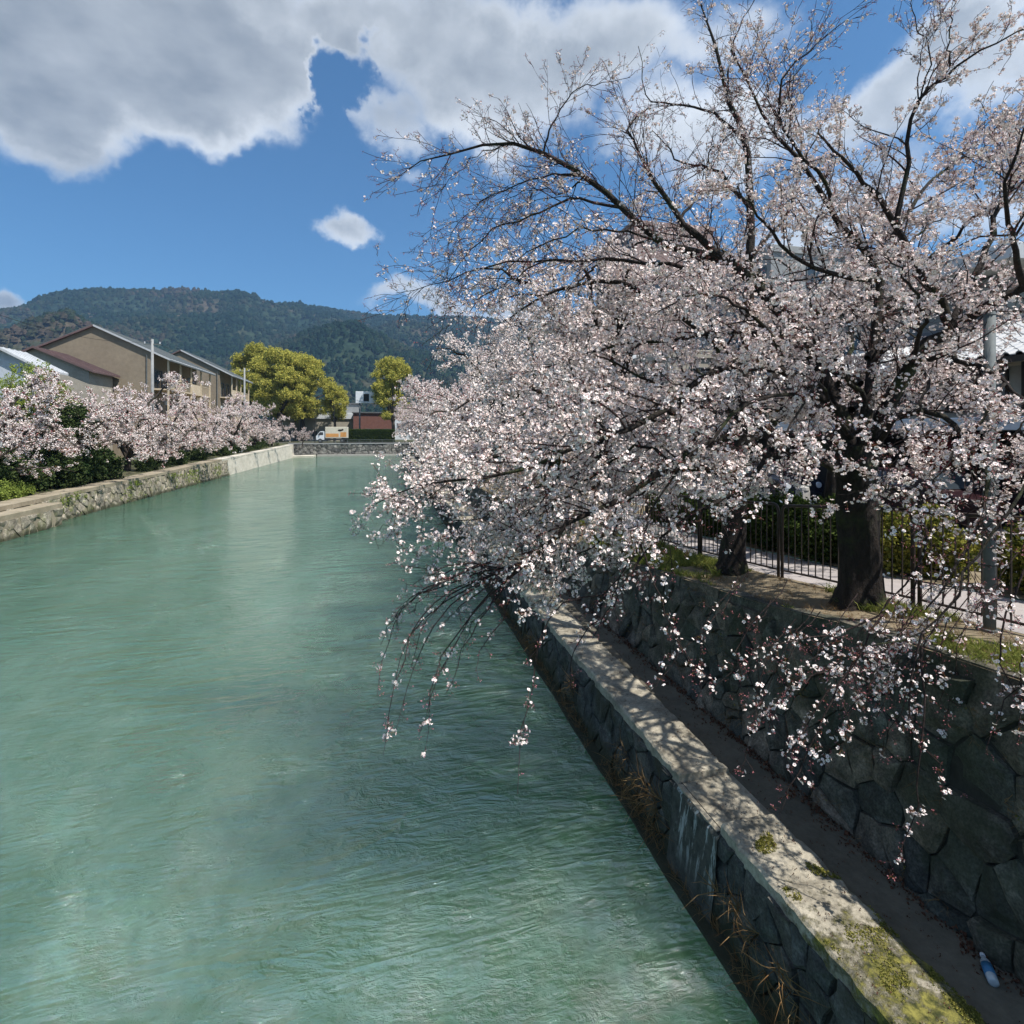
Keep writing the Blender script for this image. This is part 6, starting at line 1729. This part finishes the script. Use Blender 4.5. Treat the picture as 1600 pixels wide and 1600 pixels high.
def car(x, y, label, mat, rz=0.0):
    z = Z_STREET(y) - .1
    c = empty('parked_car', (x, y, z), label, 'car', 'cars parked at the far kerb', rz)
    prof = [(-2.1, .45), (-2.15, .75), (-1.95, .92), (-1.2, 1.0), (-.55, 1.42), (.95, 1.45), (1.65, 1.05), (2.1, .98), (2.15, .5), (2.0, .3), (-2.0, .3)]
    n = len(prof); b = MB(); V = []
    for w, s in ((-.84, 1), (-.72, 1.02)): pass
    def ring(w, k): return [(w * (1.0 if zz < 1.02 else .82) , yy, zz) for yy, zz in prof]
    V = ring(-.84, 0) + ring(.84, 0)
    b.faces(V, [tuple(range(n)), tuple(range(2 * n - 1, n - 1, -1))] + [(k, n + k, n + (k + 1) % n, (k + 1) % n) for k in range(n)])
    bo = b.build('body', mat, c)
    md = bo.modifiers.new('soft_edges', 'BEVEL'); md.width = .05; md.segments = 2
    for s in (-1, 1):
        g = MB(); g.poly([(s * .845 * .97, -1.08, 1.03), (s * .70, -.52, 1.36), (s * .70, .12, 1.39), (s * .845 * .97, .12, 1.03)]); g.build('side_window', M['glass'], c)
        g = MB(); g.poly([(s * .845 * .97, .2, 1.03), (s * .70, .2, 1.39), (s * .70, .9, 1.39), (s * .845 * .97, 1.45, 1.08)]); g.build('side_window', M['glass'], c)
        for yy in (-1.35, 1.35):
            w = MB().tube([(s * .68, yy, .32), (s * .70, yy, .32), (s * .86, yy, .32), (s * .88, yy, .32)], [.28, .32, .32, .28], 18).build('wheel', M['rubber'], c)
            MB().tube([(s * .875, yy, .32), (s * .892, yy, .32)], .19, 12).build('rim', M['steel'], w)
        MB().tube([(s * .6, -2.1, .72), (s * .6, -2.17, .72)], .1, 10).build('headlight', M['truck_white'], c)
        MB().box(s * .62 - .12, s * .62 + .12, 2.08, 2.17, .75, .9).build('tail_light', M['red'], c)
    g = MB(); g.poly([(-.66, -1.16, 1.05), (.66, -1.16, 1.05), (.6, -.6, 1.40), (-.6, -.6, 1.40)]); g.build('windscreen', M['glass'], c)
    return c


M['darkblue'] = pmat("dark_blue_paint", (0.012, 0.016, 0.028), (0.012, 0.016, 0.028), 1.0, 0.25, spec=0.6)
car(13.7, 11.6, 'dark maroon car parked at the far kerb, between big trunk and steel pole', M['maroon'])
car(13.7, 6.4, 'near-black car parked at the far kerb near the right edge', M['darkblue'])
car(13.7, 17.8, 'dark blue-green car parked at the far kerb left of the timber entrance', M['darkblue'])
# ------------------------------------------------------------------ hills and forest
RIDGE = [(-900, 560), (-300, 520), (-100, 505), (0, 498), (40, 490), (80, 471), (115, 463), (150, 457), (185, 458), (215, 457), (240, 460), (270, 459), (310, 460), (345, 466), (380, 463), (420, 478), (470, 480), (540, 490), (600, 497), (640, 499), (740, 500), (800, 506), (900, 512), (1100, 530), (1400, 545), (1800, 560), (2600, 575)]
FOOT = [(-600, 600), (0, 530), (60, 515), (110, 500), (150, 520), (200, 560), (260, 600), (330, 590), (400, 560), (460, 535), (510, 516), (560, 512), (640, 540), (700, 560), (800, 590), (1600, 620)]
def rfun(tab): 
    xs = [math.atan((p[0] - 800) / FPX) for p in tab]; hs = [(HZ - p[1]) / FPX * math.cos(x) for p, x in zip(tab, xs)]
    return lambda a: np.interp(a, xs, hs)
f1, f2 = rfun(RIDGE), rfun(FOOT)
AZ = np.linspace(math.radians(-62), math.radians(66), 260); DS = np.concatenate([np.linspace(420, 1150, 26), np.linspace(1180, 2500, 44)])
D1, D2 = 1800.0, 1050.0
def hill_z(a, d):
    u = (d - 650) / (D1 - 650); c1 = np.clip(u, 0, 1); p1 = (c1 * c1 * (3 - 2 * c1)) * .55 + .45 * c1 if d < D1 else max(0, 1 - (d - D1) / 900) ** 1.3
    h1 = f1(a) * D1 * p1
    c2 = max(0.0, 1 - abs(d - D2) / 480); h2 = f2(a) * D2 * (c2 * c2 * (3 - 2 * c2))
    v = Vector((math.sin(a + YAW) * d, math.cos(a + YAW) * d, 0))
    g = mnoise.fractal(v * .0042, 1.0, 2.1, 6) * 46 * min(1.0, max(0.0, (d - 420) / 400)) * (1 - .88 * math.exp(-((d - D1) / 160) ** 2)) * (1 - .6 * math.exp(-((d - D2) / 120) ** 2))
    base_z = 2.0
    return max(base_z, base_z + max(h1, h2) + g) if d > 425 else base_z
V = np.array([[(math.sin(a + YAW) * d, math.cos(a + YAW) * d, hill_z(a, d)) for a in AZ] for d in DS]).reshape(-1, 3)
na = len(AZ); Q = [(i * na + j, i * na + j + 1, (i + 1) * na + j + 1, (i + 1) * na + j) for i in range(len(DS) - 1) for j in range(na - 1)]
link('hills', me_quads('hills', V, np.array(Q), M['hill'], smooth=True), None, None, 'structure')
rf_ = np.random.default_rng(3); P = []; S = []
while len(P) < 38000:
    a = math.radians(rf_.uniform(-50, 40)); d = 480 + 1420 * rf_.uniform(0, 1) ** 1.1
    z = hill_z(a, d)
    if z < 14: continue
    P.append((math.sin(a + YAW) * d, math.cos(a + YAW) * d, z + 1.0)); s = rf_.uniform(2.0, 5.0) * (0.7 + d / 3500); S.append((s, s, s * rf_.uniform(.9, 1.7)))
P = np.array(P); tn = np.column_stack([np.zeros(len(P)), np.zeros(len(P)), rf_.uniform(0, 6.28, len(P))])
scatter('forest', P, np.array(S), G_FOREST, rf_, turn=tn)

# thin air that pales the far hills
hz = MB().box(-2700, 2700, -260, 2800, -2.4, 640)
mh = bpy.data.materials.new("thin_haze"); mh.use_nodes = True; t = NT(mh.node_tree)
for n in list(t.n): t.n.remove(n)
o_ = t.node('ShaderNodeOutputMaterial'); pv = t.node('ShaderNodeVolumePrincipled')
pv.inputs['Color'].default_value = (0.36, 0.62, 1.0, 1); pv.inputs['Density'].default_value = 0.00017; pv.inputs['Anisotropy'].default_value = 0.2
t.l.new(pv.outputs[0], o_.inputs['Volume'])
HAZE = hz.build('haze', mh, kind='stuff')
